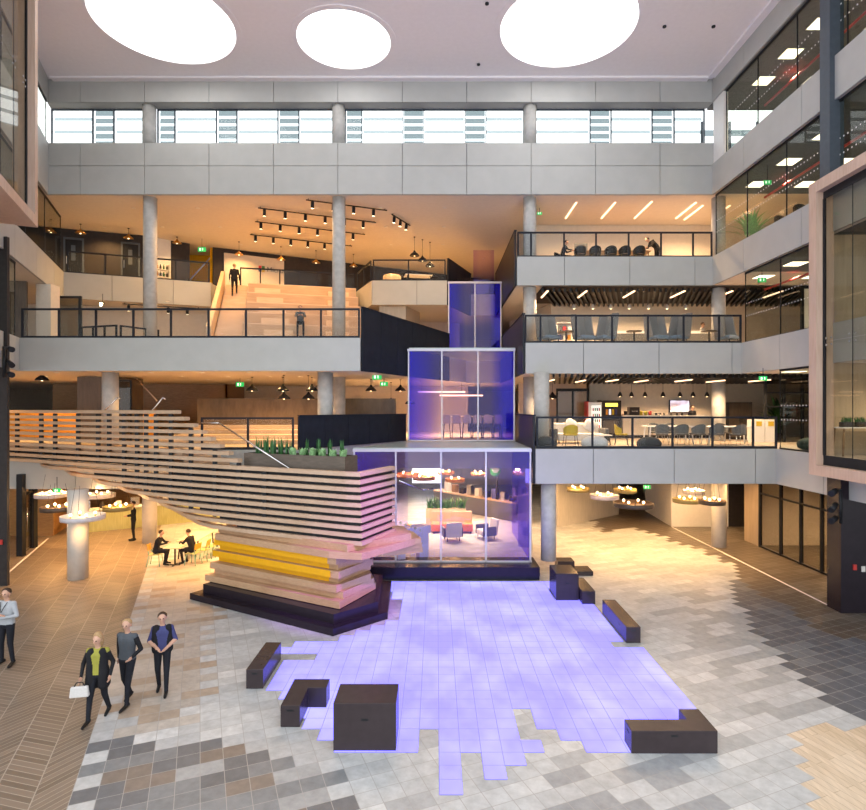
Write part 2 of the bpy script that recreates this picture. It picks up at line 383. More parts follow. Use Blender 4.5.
LEDP = [(380, 582), (552, 581), (552, 600), (592, 601), (596, 607), (604, 616), (612, 630), (626, 644), (613, 644.3), (614.5, 650.2), (647, 650), (697.5, 709.7), (712, 753.9), (587.7, 753.9), (583.9, 742.4), (562.8, 742), (558.5, 730.6), (538.6, 730.5), (532.5, 710.2), (513, 709.7),
        (521.6, 741.2), (543.2, 742), (545.3, 753.4), (525, 753.4), (528, 766.6), (506.9, 766.6), (508.4, 780), (486, 780), (482.2, 753.4), (460.6, 753.4), (463.2, 795.3), (439.8, 795.3), (439, 729.3), (418.2, 729.3),
        (418, 752.6), (345, 752.5), (343, 739.4), (316.5, 739.4), (321.6, 728.5), (300, 728), (287, 690), (263, 689), (281, 660), (315, 660), (314.8, 653.8), (281.5, 653.8), (281.5, 646.7), (290, 646.7), (292.4, 641), (335.6, 641.6), (338, 636), (352, 636), (354, 631), (368.6, 630.7), (370, 625.6), (382.6, 625), (384, 621.3), (396.6, 621), (397, 600), (384, 590)]
def make_led():
    bm = bmesh.new(); uvl = bm.loops.layers.uv.new('UVMap'); S = .368; grid = {}
    def vert(i, j):
        if (i, j) not in grid: grid[(i, j)] = bm.verts.new((.05+i*S, 8.93+j*S, .008))
        return grid[(i, j)]
    for i in range(-14, 18):
        for j in range(-1, 31):
            px, py = px_of(.05+(i+.5)*S, 8.93+(j+.5)*S)
            if inpoly(px, py, LEDP):
                q = ((0, 0), (1, 0), (1, 1), (0, 1))
                f = bm.faces.new([vert(i+a, j+b) for a, b in q])
                for l, (a, b) in zip(f.loops, q): l[uvl].uv = (i+a, j+b)
    r = bmesh.ops.extrude_face_region(bm, geom=bm.faces[:])
    for v in [g for g in r['geom'] if isinstance(g, bmesh.types.BMVert)]: v.co.z = .0015
    bmesh.ops.recalc_face_normals(bm, faces=bm.faces)
    me = bpy.data.meshes.new('light_floor'); bm.to_mesh(me); bm.free(); me.materials.append(M['led'])
    o = bpy.data.objects.new('light_floor', me); COL.objects.link(o)
    tag(o, 'glowing violet-blue tiled light floor with stepped edges between the brown benches', 'light floor')
make_led()

# ------------------------------------------------------------------ upper floors (plates)
def plate(name, poly, z0, z1, top='deck', bot='warmceil', side='concrete'):
    A = sum(poly[i][0]*poly[(i+1) % len(poly)][1]-poly[(i+1) % len(poly)][0]*poly[i][1] for i in range(len(poly)))
    if A < 0: poly = poly[::-1]
    bm = bmesh.new(); n = len(poly)
    T = [bm.verts.new((*p, z1)) for p in poly]; B = [bm.verts.new((*p, z0)) for p in poly]
    ft = bm.faces.new(T); fb = bm.faces.new(B[::-1]); ft.material_index = 0; fb.material_index = 1
    for i in range(n):
        f = bm.faces.new([B[i], B[(i+1) % n], T[(i+1) % n], T[i]]); f.material_index = 2
    bm.normal_update(); bmesh.ops.triangulate(bm, faces=[ft, fb], ngon_method='EAR_CLIP')
    me = bpy.data.meshes.new(name); bm.to_mesh(me); bm.free()
    for k in (top, bot, side): me.materials.append(M[k])
    o = bpy.data.objects.new(name, me); COL.objects.link(o); o['kind'] = 'structure'; return o
XW = 12.2
def LW(Y, off=0.0): return -18.3-.41*(Y-28.2)+off       # plane of the rotated left wing
L1P = [(-25, 23.7), (-9.2, 23.7), (-9.2, 20.05), (-4.87, 20.05), (-1.39, 25.85), (3.56, 25.85), (3.56, 20.65), (XW, 20.65), (XW, 8), (24, 8), (24, 46), (-25, 46)]
L2P = [(LW(10), 10), (LW(21.35), 21.35), (-2.8, 21.35), (.6, 28.9), (1.6, 31.05), (3.56, 31.05), (3.56, 22.95), (XW, 22.95), (XW, 8), (24, 8), (24, 46), (-30, 46), (-30, 10)]
L3P = [(LW(10), 10), (LW(28.2), 28.2), (-11.95, 30.55), (-11.95, 31.25), (-4.56, 33.05), (-3.3, 30.05), (.57, 30.05), (2, 33.5), (3.56, 33.5), (3.56, 25.35), (XW, 25.35), (XW, 8), (24, 8), (24, 46), (-30, 46), (-30, 10)]
L4P = [(LW(10), 10), (LW(25.4), 25.4), (XW, 25.4), (XW, 8), (24, 8), (24, 46), (-30, 46), (-30, 10)]
plate('floor_level_one', L1P, 3.35, Z1); plate('floor_level_two', L2P, 7.43, Z2, 'deck', 'warmceil')
plate('floor_level_three', L3P, 11.45, Z3); plate('floor_level_four', L4P, 15.44, Z4)

# fascia panels: thin cast panels on a dark backing, open joints
TRIM = [0]
def fascia(a, b, z0, z1, js=None, hz=None, mat='panel', t=.06):
    a = Vector(a); b = Vector(b); L = (b-a).length; d = (b-a)/L
    m = MB(); cuts = [0]+[j for j in (js or []) if .2 < j < L-.2]+[L]
    zs = [z0]+([hz] if hz else [])+[z1]
    m.obox(a, b, .001, .02, z0, z1, 1)
    for i in range(len(cuts)-1):
        for k in range(len(zs)-1):
            g = .012
            m.obox(a+d*(cuts[i]+(g if i else 0)), a+d*(cuts[i+1]-(g if i < len(cuts)-2 else 0)), -t, .006, zs[k]+(g if k else 0), zs[k+1]-(g if k < len(zs)-2 else 0), 0)
    TRIM[0] += 1
    return struct('trim_%d' % TRIM[0], m, [mat, 'gap'])
def steps(x0, x1, off, sp):
    k = []; x = off
    while x < x1-x0: k.append(x); x += sp
    return k
fascia((LW(25.34)+.05, 25.34), (XW, 25.34), 15.44, 17.7, steps(0, 29.5, 1.43, 2.833), 16.69)
fascia((LW(25.34)+.05, 25.34), (XW, 25.34), 19.5, ZC, steps(0, 29.5, 1.43, 2.833))
m = MB(); m.hexa([(LW(25.4), 25.37, 19.5), (XW, 25.37, 19.5), (XW, 25.95, 19.54), (LW(25.95), 25.95, 19.54)], [(LW(25.4), 25.37, ZC), (XW, 25.37, ZC), (XW, 25.95, ZC), (LW(25.95), 25.95, ZC)])
TRIM[0] += 1; struct('trim_%d' % TRIM[0], m, 'panel')
m = MB(); m.box(LW(25.4), XW, 25.36, 26.1, 17.5, 17.68); TRIM[0] += 1; struct('trim_%d' % TRIM[0], m, 'panel')
fascia((3.56, 25.3), (XW, 25.3), 11.43, Z3, [2.08, 4.95, 7.81])           # level three, right
fascia((3.56, 22.9), (XW, 22.9), 7.41, Z2, [2.3, 5.3, 8.2])
fascia((3.56, 20.6), (XW, 20.6), 3.33, Z1, [2.06, 4.95, 7.85, 10.4])
fascia((LW(21.3)+.05, 21.3), (-2.8, 21.3), 7.41, Z2, [], None)             # level two, left
fascia((LW(28.15)+.05, 28.15), (-11.95, 30.5), 11.43, Z3, [2.1, 4.9])
fascia((-3.3, 30.0), (.57, 30.0), 11.43, Z3, [2.3])
fascia((-4.56, 33.0), (-3.3, 30.0), 11.43, Z3, [])
fascia((-19, 23.65), (-12.85, 23.65), 2.72, Z1, [4.2]);
for (za, zb, y1) in ((3.33, Z1, 20.6), (7.41, Z2, 22.9), (11.43, Z3, 25.3), (15.42, Z4, 25.3), (19.5, ZC, 25.3)):
    fascia((XW-.002, y1), (XW-.002, 9), za, zb, steps(0, y1-9, 2.6, 3.6), None, 'panel')
for (za, zb, y1) in ((7.41, Z2, 21.3), (11.43, Z3, 28.15), (15.42, 17.7, 25.3), (19.5, ZC, 25.3)):
    fascia((LW(10.5), 10.5), (LW(y1), y1), za, zb, steps(0, (y1-10.5)*1.08, 2.0, 3.0), None, 'panel')
# soffit/back wall of the stepped glass tower slot
m = MB(); m.box(-1.39, 3.56, 25.8, 25.9, 3.33, Z1); m.box(1.6, 3.56, 31.0, 31.1, 7.41, Z2); struct('wall_slot', m, 'panel')

# ceiling with three round skylight openings
SKY = [(-10.2, 21.58, 2.52), (-3.62, 22.65, 1.8), (5.0, 21.8, 2.52)]
def ceiling():
    bm = bmesh.new()
    def loop(pts):
        vs = [bm.verts.new((*p, ZC)) for p in pts]
        return [bm.edges.new((vs[i], vs[(i+1) % len(vs)])) for i in range(len(vs))]
    E = loop([(-26, 4), (XW+.1, 4), (XW+.1, 25.4), (-26, 25.4)])
    for x, y, r in SKY: E += loop([(x+(r+.08)*math.cos(2*math.pi*i/72), y+(r+.08)*math.sin(2*math.pi*i/72)) for i in range(72)])
    bmesh.ops.triangle_fill(bm, use_beauty=True, use_dissolve=False, edges=E)
    for f in bm.faces:
        if f.normal.z > 0: f.normal_flip()
    me = bpy.data.meshes.new('ceiling'); bm.to_mesh(me); bm.free(); me.materials.append(M['ceil'])
    o = bpy.data.objects.new('ceiling', me); COL.objects.link(o); o['kind'] = 'structure'
ceiling()
m = MB(); m.box(LW(25.3)+.3, XW-.3, 25.0, 25.28, ZC-.10, ZC-.005); m.obox((XW-.06, 25), (XW-.06, 8), -.3, 0, ZC-.10, ZC-.005); struct('trim_90', m, 'ceil')
NM = ['large round skylight at the left end of the white ceiling', 'smallest round skylight, between the two large ones', 'large round skylight at the right of the white ceiling']
for (x, y, r), lb in zip(SKY, NM):
    t = thing('skylight', lb, 'skylight', (x, y, ZC))
    m = MB(); m.cyl(0, 0, .30, .34, r, None, 72); m.build('diffuser', 'skylight', t)
    m = MB()
    prof = [(r+.26, -.002), (r+.26, -.03), (r+.03, -.03), (r+.01, .345)]
    rings = [[m.bm.verts.new((a*math.cos(2*math.pi*i/72), a*math.sin(2*math.pi*i/72), z)) for i in range(72)] for a, z in prof]
    for A, B in zip(rings, rings[1:]):
        for i in range(72): m._f([A[i], A[(i+1) % 72], B[(i+1) % 72], B[i]], 0, False)
    m.build('reveal_ring', 'ceil', t)
for i, (px, py) in enumerate(((487, 3), (478.5, 64), (664.5, 26), (713.5, 26))):
    Y = F*14.5/(VY-py); t = MB(); t.lathe([(.05, -.001), (.07, -.001), (.07, -.05), (.05, -.05)], (0, 0, 0), 12)
    tag(t.build('ceiling_speaker', 'black', None, (XA(px, Y), Y, ZC)), ['small black ceiling fitting at the top edge beside the right large skylight', 'small black ceiling fitting below left of the right large skylight', 'small black ceiling fitting right of the right large skylight', 'small black ceiling fitting nearest the right wing'][i], 'ceiling fitting', 'ceiling fittings')
m = MB(); m.box(-26, XW+.1, 4, 25.4, 20.9, 21.0); struct('roof_hall', m, 'concrete')
m = MB(); m.box(11.96, 12.02, 17.6, 29.2, 0.0005, .004); struct('trim_91', m, 'ceil'); m = MB(); m.obox((-14.9, 19.2), (-18.0, 26.7), -.03, .03, .0005, .004); struct('trim_92', m, 'ceil')
# upper roof over the deep rooms (open clerestory in front of it)
m = MB(); m.box(-30, 24, 28.5, 46, 17.5, 17.6); struct('roof_deck', m, 'concrete')
m = MB(); m.box(XW+.05, 24, 4, 26, 19.5, 19.7); struct('ceiling_wing', m, 'gap')

# ------------------------------------------------------------------ clerestory windows
M['blade'] = glass('louvre_glass', (.42, .46, .47), .6)
M['blade2'] = glass('louvre_pale', (.56, .60, .61), .6)
EDG = [(52, 145.5), (158, 333), (345.5, 523.5), (536, 704)]
MULL = [55, 93, 114, 175, 216.5, 237, 278, 299, 362, 403, 424, 465, 486, 527, 590, 611, 652, 674]
YW = 25.98
for k, (a, b) in enumerate(EDG):
    x0, x1 = XA(a, YW), XA(b, YW)
    t = bpy.data.objects.new('window_%d' % (k+1), None); COL.objects.link(t); t['kind'] = 'structure'
    cuts = [x0]+[XA(p, YW) for p in MULL if a+3 < p < b-3]+[x1]
    fr = MB()
    for c in cuts: fr.box(c-.022, c+.022, YW-.05, YW+.05, 17.7, 19.52)
    fr.box(x0, x1, YW-.05, YW+.05, 17.68, 17.74); fr.box(x0, x1, YW-.05, YW+.05, 19.49, 19.54); fr.build('window_frame', 'slate', t)
    bl = MB(); bw = MB()
    for c, d in zip(cuts, cuts[1:]):
        wide = (d-c) > 1.2
        for j in range(3 if wide else 5):
            zc = 17.86+j*(.58 if wide else .345); hb = .16 if wide else .25
            (bw if wide else bl).hexa([(c+.04, YW+.10, zc+.05), (d-.04, YW+.10, zc+.05), (d-.04, YW+.11, zc+.05), (c+.04, YW+.11, zc+.05)],
                    [(c+.04, YW+.14, zc+.05+hb), (d-.04, YW+.14, zc+.05+hb), (d-.04, YW+.15, zc+.06+hb), (c+.04, YW+.15, zc+.06+hb)])
    bl.build('louvre_blade', 'blade', t); bw.build('louvre_blade', 'blade2', t)
    g = MB(); g.box(x0, x1, YW-.005, YW+.005, 17.7, 19.5); g.build('pane', 'glass', t)
# louvred strip of the right wing's back
t = bpy.data.objects.new('window_5', None); COL.objects.link(t); t['kind'] = 'structure'
fr = MB(); bl = MB()
for i in range(6):
    x = XW+.3+i*1.3; fr.box(x-.05, x+.05, YW+1, YW+1.1, Z4, 19.5)
    for j in range(4): bl.box(x+.05, x+1.25, YW+1.1, YW+1.14, 17.0+j*.62, 17.28+j*.62)
fr.build('window_frame', 'slate', t); bl.build('louvre_blade', 'blade', t)

# ------------------------------------------------------------------ round concrete columns
NC = [0]
def column(x, y, z0, z1, r, mat='concrete'):
    NC[0] += 1; m = MB(); m.cyl(x, y, z0, z1, r, None, 32); struct('column_%d' % NC[0], m, mat)
for x in (-12.8, -4.35, 4.2): column(x, 25.68, 17.68, 19.5, .29)
for x in (-12.8, -4.35): column(x, 25.75, Z2, 15.44, .29)
for x in (4.2, 12.65): column(x, 25.75, Z1, 7.43, .29); column(x, 25.75, Z2, 11.45, .29); column(x, 25.75, Z3, 15.44, .29)
for x in (-4.35,): column(x, 25.75, Z1, 7.43, .29)
for x in (-12.8, -4.35, 4.15): column(x, 22.6, Z1, 7.43, .30)
M['warmcol'] = plain('pale_column', (.56, .54, .5), .6, 0, .05)
column(-12.7, 20.4, 0, 3.16, .33, 'warmcol'); column(-12.9, 25.9, 0, 3.35, .31, 'warmcol'); column(4.12, 21.05, .476, 3.33, .275); column(12.35, 25.1, 0, 3.35, .31, 'warmcol')
column(-4.3, 26, 0, 3.35, .3, 'warmcol'); column(3.9, 25.2, 0, 3.35, .3, 'warmcol')
# ------------------------------------------------------------------ railings and solid balustrades
def railing(label, a, b, z, h, cuts, group='glass balcony railings'):
    a = Vector(a); b = Vector(b); d = b-a; L = d.length; rz = math.atan2(d.y, d.x)
    t = thing('balcony_railing', label, 'railing', (a.x, a.y, z), rz, group)
    m = MB(); m.box(0, L, -.035, .035, h-.07, h); m.build('top_rail', 'navy', t)
    m = MB(); m.box(0, L, -.03, .03, .0, .09); m.build('bottom_rail', 'navy', t)
    for c in cuts:
        m = MB(); m.box(c-.035, c+.035, -.028, .028, .09, h-.07); m.build('post', 'navy', t)
    for c, e in zip(cuts, cuts[1:]):
        m = MB(); m.box(c+.037, e-.037, -.006, .006, .092, h-.072); m.build('glass_panel', 'glass', t)
    return t
def front_rail(label, pxs, Y, z, h):
    xs = [XA(p, Y) for p in pxs]; return railing(label, (xs[0]-.03, Y), (xs[-1]+.03, Y), z, h, [x-xs[0]+.03 for x in xs])
front_rail('level three railing, right of the glass tower, below the clerestory', [518, 531, 564, 596, 628.6, 661, 693, 711.5], 25.42, Z3, 1.14)
front_rail('level two railing in front of the grey wing chairs', [525.5, 540.5, 576, 612, 648, 683.6, 719, 740.5], 23.02, Z2, 1.14)
front_rail('level one railing in front of the lounge with beanbags and television', [537, 552.5, 592.4, 632.4, 672.4, 712.4, 753, 776], 20.72, Z1, 1.16)
front_rail('long level two railing on the left, in front of the timber bleachers', [22.5, 59, 96, 133.4, 171, 208.6, 246, 283.5, 321, 359], 21.42, Z2, 1.12)
front_rail('short level one railing behind the planter on the stair', [202, 248, 293], 20.2, Z1, 1.14)
front_rail('level three railing of the middle landing with white pendants above it', [373.5, 408.5, 445], 30.12, Z3, 1.14)
def lrail(label, a, b, z, h, n):
    L = (Vector(b)-Vector(a)).length; return railing(label, a, b, z, h, [.035+(L-.07)*i/n for i in range(n+1)])
lrail('level three railing at far left in front of the charcoal wall with two doors', (LW(28.3)+.15, 28.35), (-12.05, 30.62), Z3, 1.12, 4)
lrail('level three railing at the back above the top bleacher step', (-10.8, 31.68), (-4.66, 33.15), Z3, 1.12, 6)
lrail('short level three railing between top bleacher and middle landing', (-4.5, 33.0), (-3.42, 30.25), Z3, 1.12, 2)

def balustrade(label, a, b, z0, z1, n):
    a = Vector(a); b = Vector(b); d = b-a; L = d.length; rz = math.atan2(d.y, d.x)
    t = thing('solid_balustrade', label, 'balustrade', (a.x, a.y, z0), rz, 'dark blue solid balustrades')
    m = MB()
    for i in range(n): m.box(L*i/n+.006, L*(i+1)/n-.006, -.02, .02, 0, z1-z0)
    m.build('panel', 'navy', t)
    m = MB(); m.box(0, L, .021, .05, 0, z1-z0-.02); m.build('backing', 'black', t)
    m = MB(); m.box(0, L, -.05, .06, z1-z0, z1-z0+.04); m.build('cap_rail', 'navy', t)
balustrade('dark blue solid balustrade left of the glass tower, level two', (-2.74, 21.3), (.66, 28.9), 7.4, 9.75, 6)
balustrade('dark blue solid balustrade behind the planter, level one', (-4.80, 20.1), (-1.35, 25.75), Z1+.01, 5.75, 5)
balustrade('dark blue solid balustrade right of the topmost glass box, level three', (3.5, 25.27), (3.5, 33.4), 11.42, 13.83, 5)
balustrade('dark blue solid balustrade right of the upper glass box, level two', (3.5, 22.87), (3.5, 30.9), 7.4, 9.78, 5)
balustrade('dark blue solid balustrade at the right side of the lower glass roof, level one', (3.52, 20.57), (3.52, 25.7), 3.33, 5.76, 4)
balustrade('dark blue solid balustrade right of the middle landing, level three', (.62, 30.0), (2.02, 33.5), 11.42, 13.83, 3)

# ------------------------------------------------------------------ stepped dichroic glass tower
def tower(label, x0, x1, y, z0, z1, mull, roof, xs_left, clear, edge, haze, frame=True):
    t = thing('glass_box', label, 'glass box', (x0, y, z0), 0, 'stacked dichroic glass boxes')
    W = x1-x0; H = z1-z0; mt = dichroic('film_'+str(round(z0)), 0, W, clear, edge, haze)
    xs = [0]+[k-x0 for k in mull]+[W]
    for a, b in zip(xs, xs[1:]):
        g = MB(); g.box(a+.03, b-.03, -.01, .01, .05, H-.10); g.build('glass_pane', mt, t)
    for k in (xs if frame else []):
        g = MB(); g.box(k-.028, k+.028, -.05, .05, .0, H-.09); g.build('mullion', 'frame_white', t)
    if frame:
        g = MB(); g.box(-.05, W+.05, -.06, .08, H-.09, H+.0); g.build('head_beam', 'frame_white', t)
        g = MB(); g.box(-.05, W+.05, -.05, .05, .0, .05); g.build('sill', 'frame_white', t)
    if roof:
        g = MB(); g.prism([(p[0]-x0, p[1]-y) for p in roof], H+.002, H+.05); g.build('roof_deck', 'roofglass', t)
    if xs_left:
        g = MB(); g.obox((W-.01, .1), (W-.01, xs_left[2]-y), -.008, .008, .05, H-.10); g.build('side_pane', mt, t)
        g = MB(); g.obox((.02, .1), (xs_left[0]-x0, xs_left[1]-y), -.008, .008, .05, H-.10); g.build('side_pane', mt, t)
    return t
tower('lower and widest glass box standing on the black plinth behind the light floor', -2.95, 3.40, 20.75, .478, 4.55, [-1.45, .18, 1.8],
      [(-2.98, 20.68), (3.42, 20.68), (3.42, 25.7), (-1.2, 25.7)], (-1.25, 25.4, 25.6), (.985, .965, .99), (.80, .74, .99), .05)
tower('middle glass box of the tower, on the frosted roof at level one', -1.17, 3.33, 24.55, 4.63, 8.56, [.25, 1.79],
      [(-1.15, 24.5), (3.38, 24.5), (3.38, 30.8), (1.8, 30.8)], None, (.975, .94, .99), (.33, .26, .965), .20)
tower('upper narrow glass box of the tower at level two', .66, 3.36, 29.82, 8.64, 12.6, [2.02], None, None, (.975, .93, .99), (.36, .28, .965), .20)
tower('topmost rose tinted glass strip above the tower', 2.15, 3.42, 33.6, 12.643, 15.38, [], None, None, (.95, .84, .95), (.85, .72, .95), .0, False)

# ------------------------------------------------------------------ right and left glazed wings
WN = [10]
def wing_glass(a, b, z0, z1, n, dots=(), mat='wglass'):
    a = Vector(a); b = Vector(b); d = b-a; L = d.length; rz = math.atan2(d.y, d.x); WN[0] += 1
    t = bpy.data.objects.new('window_%d' % WN[0], None); COL.objects.link(t); t['kind'] = 'structure'; t.location = (a.x, a.y, z0); t.rotation_euler = (0, 0, rz)
    fr = MB(); fr.box(0, L, -.03, .03, 0, .05); fr.box(0, L, -.03, .03, z1-z0-.07, z1-z0)
    for i in range(n+1): fr.box(max(0, L*i/n-.012), min(L, L*i/n+.012), -.02, .02, 0.05, z1-z0-.07)
    fr.build('window_frame', 'black', t)
    for i in range(n):
        g = MB(); g.box(L*i/n+.013, L*(i+1)/n-.013, -.006, .006, .05, z1-z0-.07); g.build('pane', mat, t)
    if dots:
        g = MB()
        for zz in dots:
            k = .1
            while k < L: g.box(k-.022, k+.022, -.010, -.0085, zz-.022, zz+.022); k += .17
        g.build('dot_row', 'tableWhite', t)
    return t
wing_glass((XW+.1, 24.35), (XW+.1, 10), Z4, 19.5, 6, (1.05, 1.55))
wing_glass((XW+.1, 25.25), (XW+.1, 10), Z3, 15.42, 6, (1.05, 1.55))
wing_glass((XW+.1, 22.85), (XW+.1, 18.2), Z2, 11.42, 2, (1.05, 1.55))
wing_glass((XW+.1, 20.55), (XW+.1, 18.2), Z1, 7.42, 1, (1.05, 1.55))
m = MB(); m.box(XW, XW+.2, 24.4, 25.3, Z4, 19.5); struct('wall_wing', m, 'white')
wing_glass((LW(11), 11), (LW(25.1), 25.1), 17.7, 19.5, 5)
wing_glass((LW(11)-.1, 11), (LW(28.1)-.1, 28.1), Z3, 15.42, 6, ())
wing_glass((LW(12)-.1, 12), (LW(21.2)-.1, 21.2), Z2, 11.42, 4, ())
M['wingceil'] = plain('wing_services_ceiling', (.10, .11, .105), .8)
m = MB(); m.box(XW+.2, 19.4, 8, 25.2, 15.434, 15.439); struct('ceiling_wing_upper', m, 'wingceil'); m = MB(); m.box(XW+.2, 19.4, 8, 22.8, 11.444, 11.449); struct('ceiling_wing_lower', m, 'wingceil')
# steel columns standing in front of the wings
m = MB(); m.box(11.98, 12.42, 17.5, 17.95, 13.0, 20.45); struct('column_31', m, 'slate')
m = MB(); m.box(-14.85, -14.55, 19.5, 19.62, 0, 11.85); struct('column_32', m, 'char')
# lower right: dark steel pier below the timber box
m = MB(); m.prism([(11.9, 16.9), (11.9, 17.5), (13.5, 18.2), (20, 18.2), (20, 16.9)], 0, 3.93); struct('wall_pier', m, 'plinth')
# ground floor glazing of the right wing (X = 14.1)
t = bpy.data.objects.new('window_30', None); COL.objects.link(t); t['kind'] = 'structure'
fr = MB(); YS = [25.0, 23.5, 22.2, 21.0, 20.3, 19.0, 18.25]
for y in YS: fr.box(14.04, 14.16, y-.045, y+.045, 0, 3.34)
for z in (0.0, 2.3, 3.24): fr.box(14.06, 14.14, YS[-1], YS[0], z, z+.07)
fr.build('window_frame', 'black', t)
for y0, y1 in zip(YS, YS[1:]):
    g = MB(); g.box(14.09, 14.11, y1+.07, y0-.07, .1, 3.24); g.build('pane', 'dark_glass', t)

# ------------------------------------------------------------------ rooms behind the balconies
def wall(name, a, b, z0, z1, mat, t=.12):
    m = MB(); m.obox(a, b, 0, t, z0, z1); return struct(name, m, mat)
wall('wall_lounge', (7.75, 29.5), (24, 29.5), Z1+.001, 7.42, 'cream')
wall('wall_lounge_left', (4.6, 32), (7.75, 32), Z1+.001, 7.42, 'cream'); wall('wall_lounge_return', (7.75, 32), (7.75, 29.5), Z1+.001, 7.42, 'cream')
wall('wall_wingchairs', (5.9, 29.5), (24, 29.5), Z2+.001, 11.44, 'cream')
wall('wall_studio', (4.9, 29.5), (24, 29.5), Z3+.001, 15.43, 'cream')
wall('wall_studio_left', (4.3, 36), (4.9, 29.6), Z3+.001, 15.43, 'cream'); wall('wall_wingchairs_left', (4.6, 36), (5.9, 29.6), Z2+.001, 11.44, 'cream')
for z0, z1, mt in ((Z1, 7.42, 'grey'), (Z2, 11.44, 'white'), (Z3, 15.43, 'panel'), (Z4+.3, 19.5, 'grey')): wall('wall_wing_back', (19.5, 29.4), (19.5, 8), z0+.001, z1, mt)
wall('wall_wing_entry', (12.3, 33.8), (12, 29.3), 0.001, 3.34, 'white')
wall('wall_ground_right', (12, 29.3), (14.9, 29.3), .001, 3.34, 'white'); wall('wall_ground_corner', (14.9, 29.3), (24, 29.3), .001, 3.34, 'char')
wall('wall_cladding', (6.2, 29.2), (10.4, 32.7), .001, 3.34, 'lime')
bpy.data.objects['wall_cladding'].data.materials[0] = wood('grey_cladding', (.50, .47, .40), (.62, .58, .50), (9, 9, 1))
wall('wall_wing_wood', (14.1, 26.3), (14.1, 25.05), .001, 3.34, 'oakint')
wall('wall_back', (-30, 45.6), (24, 45.6), 0.001, 17.5, 'cream')
wall('wall_back_right', (24, 46), (24, 8), 0.001, 19.6, 'cream'); wall('wall_back_left', (-30, 8), (-30, 46), 0.001, 17.5, 'cream')
wall('wall_wing_inner', (19.4, 18.0), (14.2, 18.3), .001, 3.34, 'cream'); wall('wall_wing_office', (17.4, 25.4), (17.4, 18.3), .001, 3.34, 'cream'); wall('wall_wing_office_end', (14.3, 25.3), (17.3, 25.3), .001, 3.34, 'cream')
# level three: charcoal wall with doors, white length, yellow stair recess
wall('wall_charcoal', (-24, 28.5), (-15.8, 31.3), Z3+.001, 15.43, 'char'); wall('wall_bar', (-15.8, 31.3), (-14.85, 32.2), Z3+.001, 15.43, 'white'); wall('wall_bar_pier', (-14.84, 32.2), (-14.05, 32.8), Z3+.001, 15.43, 'char')
wall('wall_charcoal_back', (-13.0, 33.5), (-4.6, 37.7), Z3+.001, 15.43, 'char'); wall('wall_charcoal_far', (-4.6, 37.7), (8, 44), Z3+.001, 15.43, 'char')
wall('wall_yellow', (-15.6, 35.2), (-12.6, 35.4), Z3+.001, 15.43, 'yellow'); wall('wall_yellow_side', (-13.1, 33.6), (-12.6, 35.4), Z3+.001, 15.43, 'yellow')
for i, (a, b) in enumerate(((63.5, 84), (121, 140))):
    p0 = Vector((-24, 28.5)); d = (Vector((-15.8, 31.3))-p0); d.normalize()
    def hit(px):
        k = (px-VX)/F; s = (k*p0.y-p0.x)/(d.x-k*d.y); return p0+d*s
    A, B = hit(a), hit(b); t = bpy.data.objects.new('door_%d' % (i+1), None); COL.objects.link(t); t['kind'] = 'structure'
    t.location = (A.x, A.y, Z3+.002); t.rotation_euler = (0, 0, math.atan2(d.y, d.x)); L = (B-A).length
    m = MB(); m.box(0, .08, -.05, -.002, 0, 2.3); m.box(L-.08, L, -.05, -.002, 0, 2.3); m.box(.08, L-.08, -.05, -.002, 2.2, 2.3); m.build('door_frame', 'slate', t)
    m = MB(); m.box(.085, L-.085, -.03, -.002, 0, 2.19); m.build('door_leaf', 'black', t)
    m = MB(); m.box(.14, .17, -.08, -.032, .9, 1.3); m.build('door_handle', 'steel', t)
    m = MB(); m.box(.35, .55, -.034, -.031, 1.1, 1.9); m.build('vision_pane', 'slate', t)
# pale wall patch with the firm's name
wall('wall_sign', (-12.4, 33.65), (-9.3, 35.2), Z3+.001, 15.15, 'cream')
d = Vector((3.1, 1.55)).normalized(); nrm = Vector((d.y, -d.x)); a0 = Vector((-10.65, 34.5))
t = thing('wall_sign', 'four coloured squares and grey lettering on the cream wall above the bleachers', 'sign', (a0.x+nrm.x*.01, a0.y+nrm.y*.01, Z3+1.55), math.atan2(d.y, d.x))
for i, (c, x, z) in enumerate((('red', 0, .19), ('leaf', .19, .19), ('bluetop', 0, 0), ('mustard', .19, 0))):
    m = MB(); m.box(x, x+.17, -.03, -.005, z, z+.17); m.build('logo_square', c, t)
cu = bpy.data.curves.new('lettering', 'FONT'); cu.body = 'Microsoft'; cu.size = .42; cu.extrude = .008; cu.materials.append(M['grey'])
tmp = bpy.data.objects.new('lettering', cu); COL.objects.link(tmp); me = bpy.data.meshes.new_from_object(tmp.evaluated_get(bpy.context.evaluated_depsgraph_get())); bpy.data.objects.remove(tmp); bpy.data.curves.remove(cu)
o = bpy.data.objects.new('lettering', me); COL.objects.link(o); o.parent = t; o.location = (.48, -.015, .05); o.rotation_euler = (math.pi/2, 0, 0)
# level two, left rooms
wall('wall_room', (-22, 29.6), (-11.9, 31.6), Z2+.001, 11.44, 'cream')
m = MB(); m.box(-17.4, -16.75, 25.0, 25.6, Z2+.001, 11.44); struct('column_40', m, 'cream')
wall('wall_dark_room', (-19, 24.2), (-17.45, 24.5), Z2+.001, 11.44, 'darkwood')
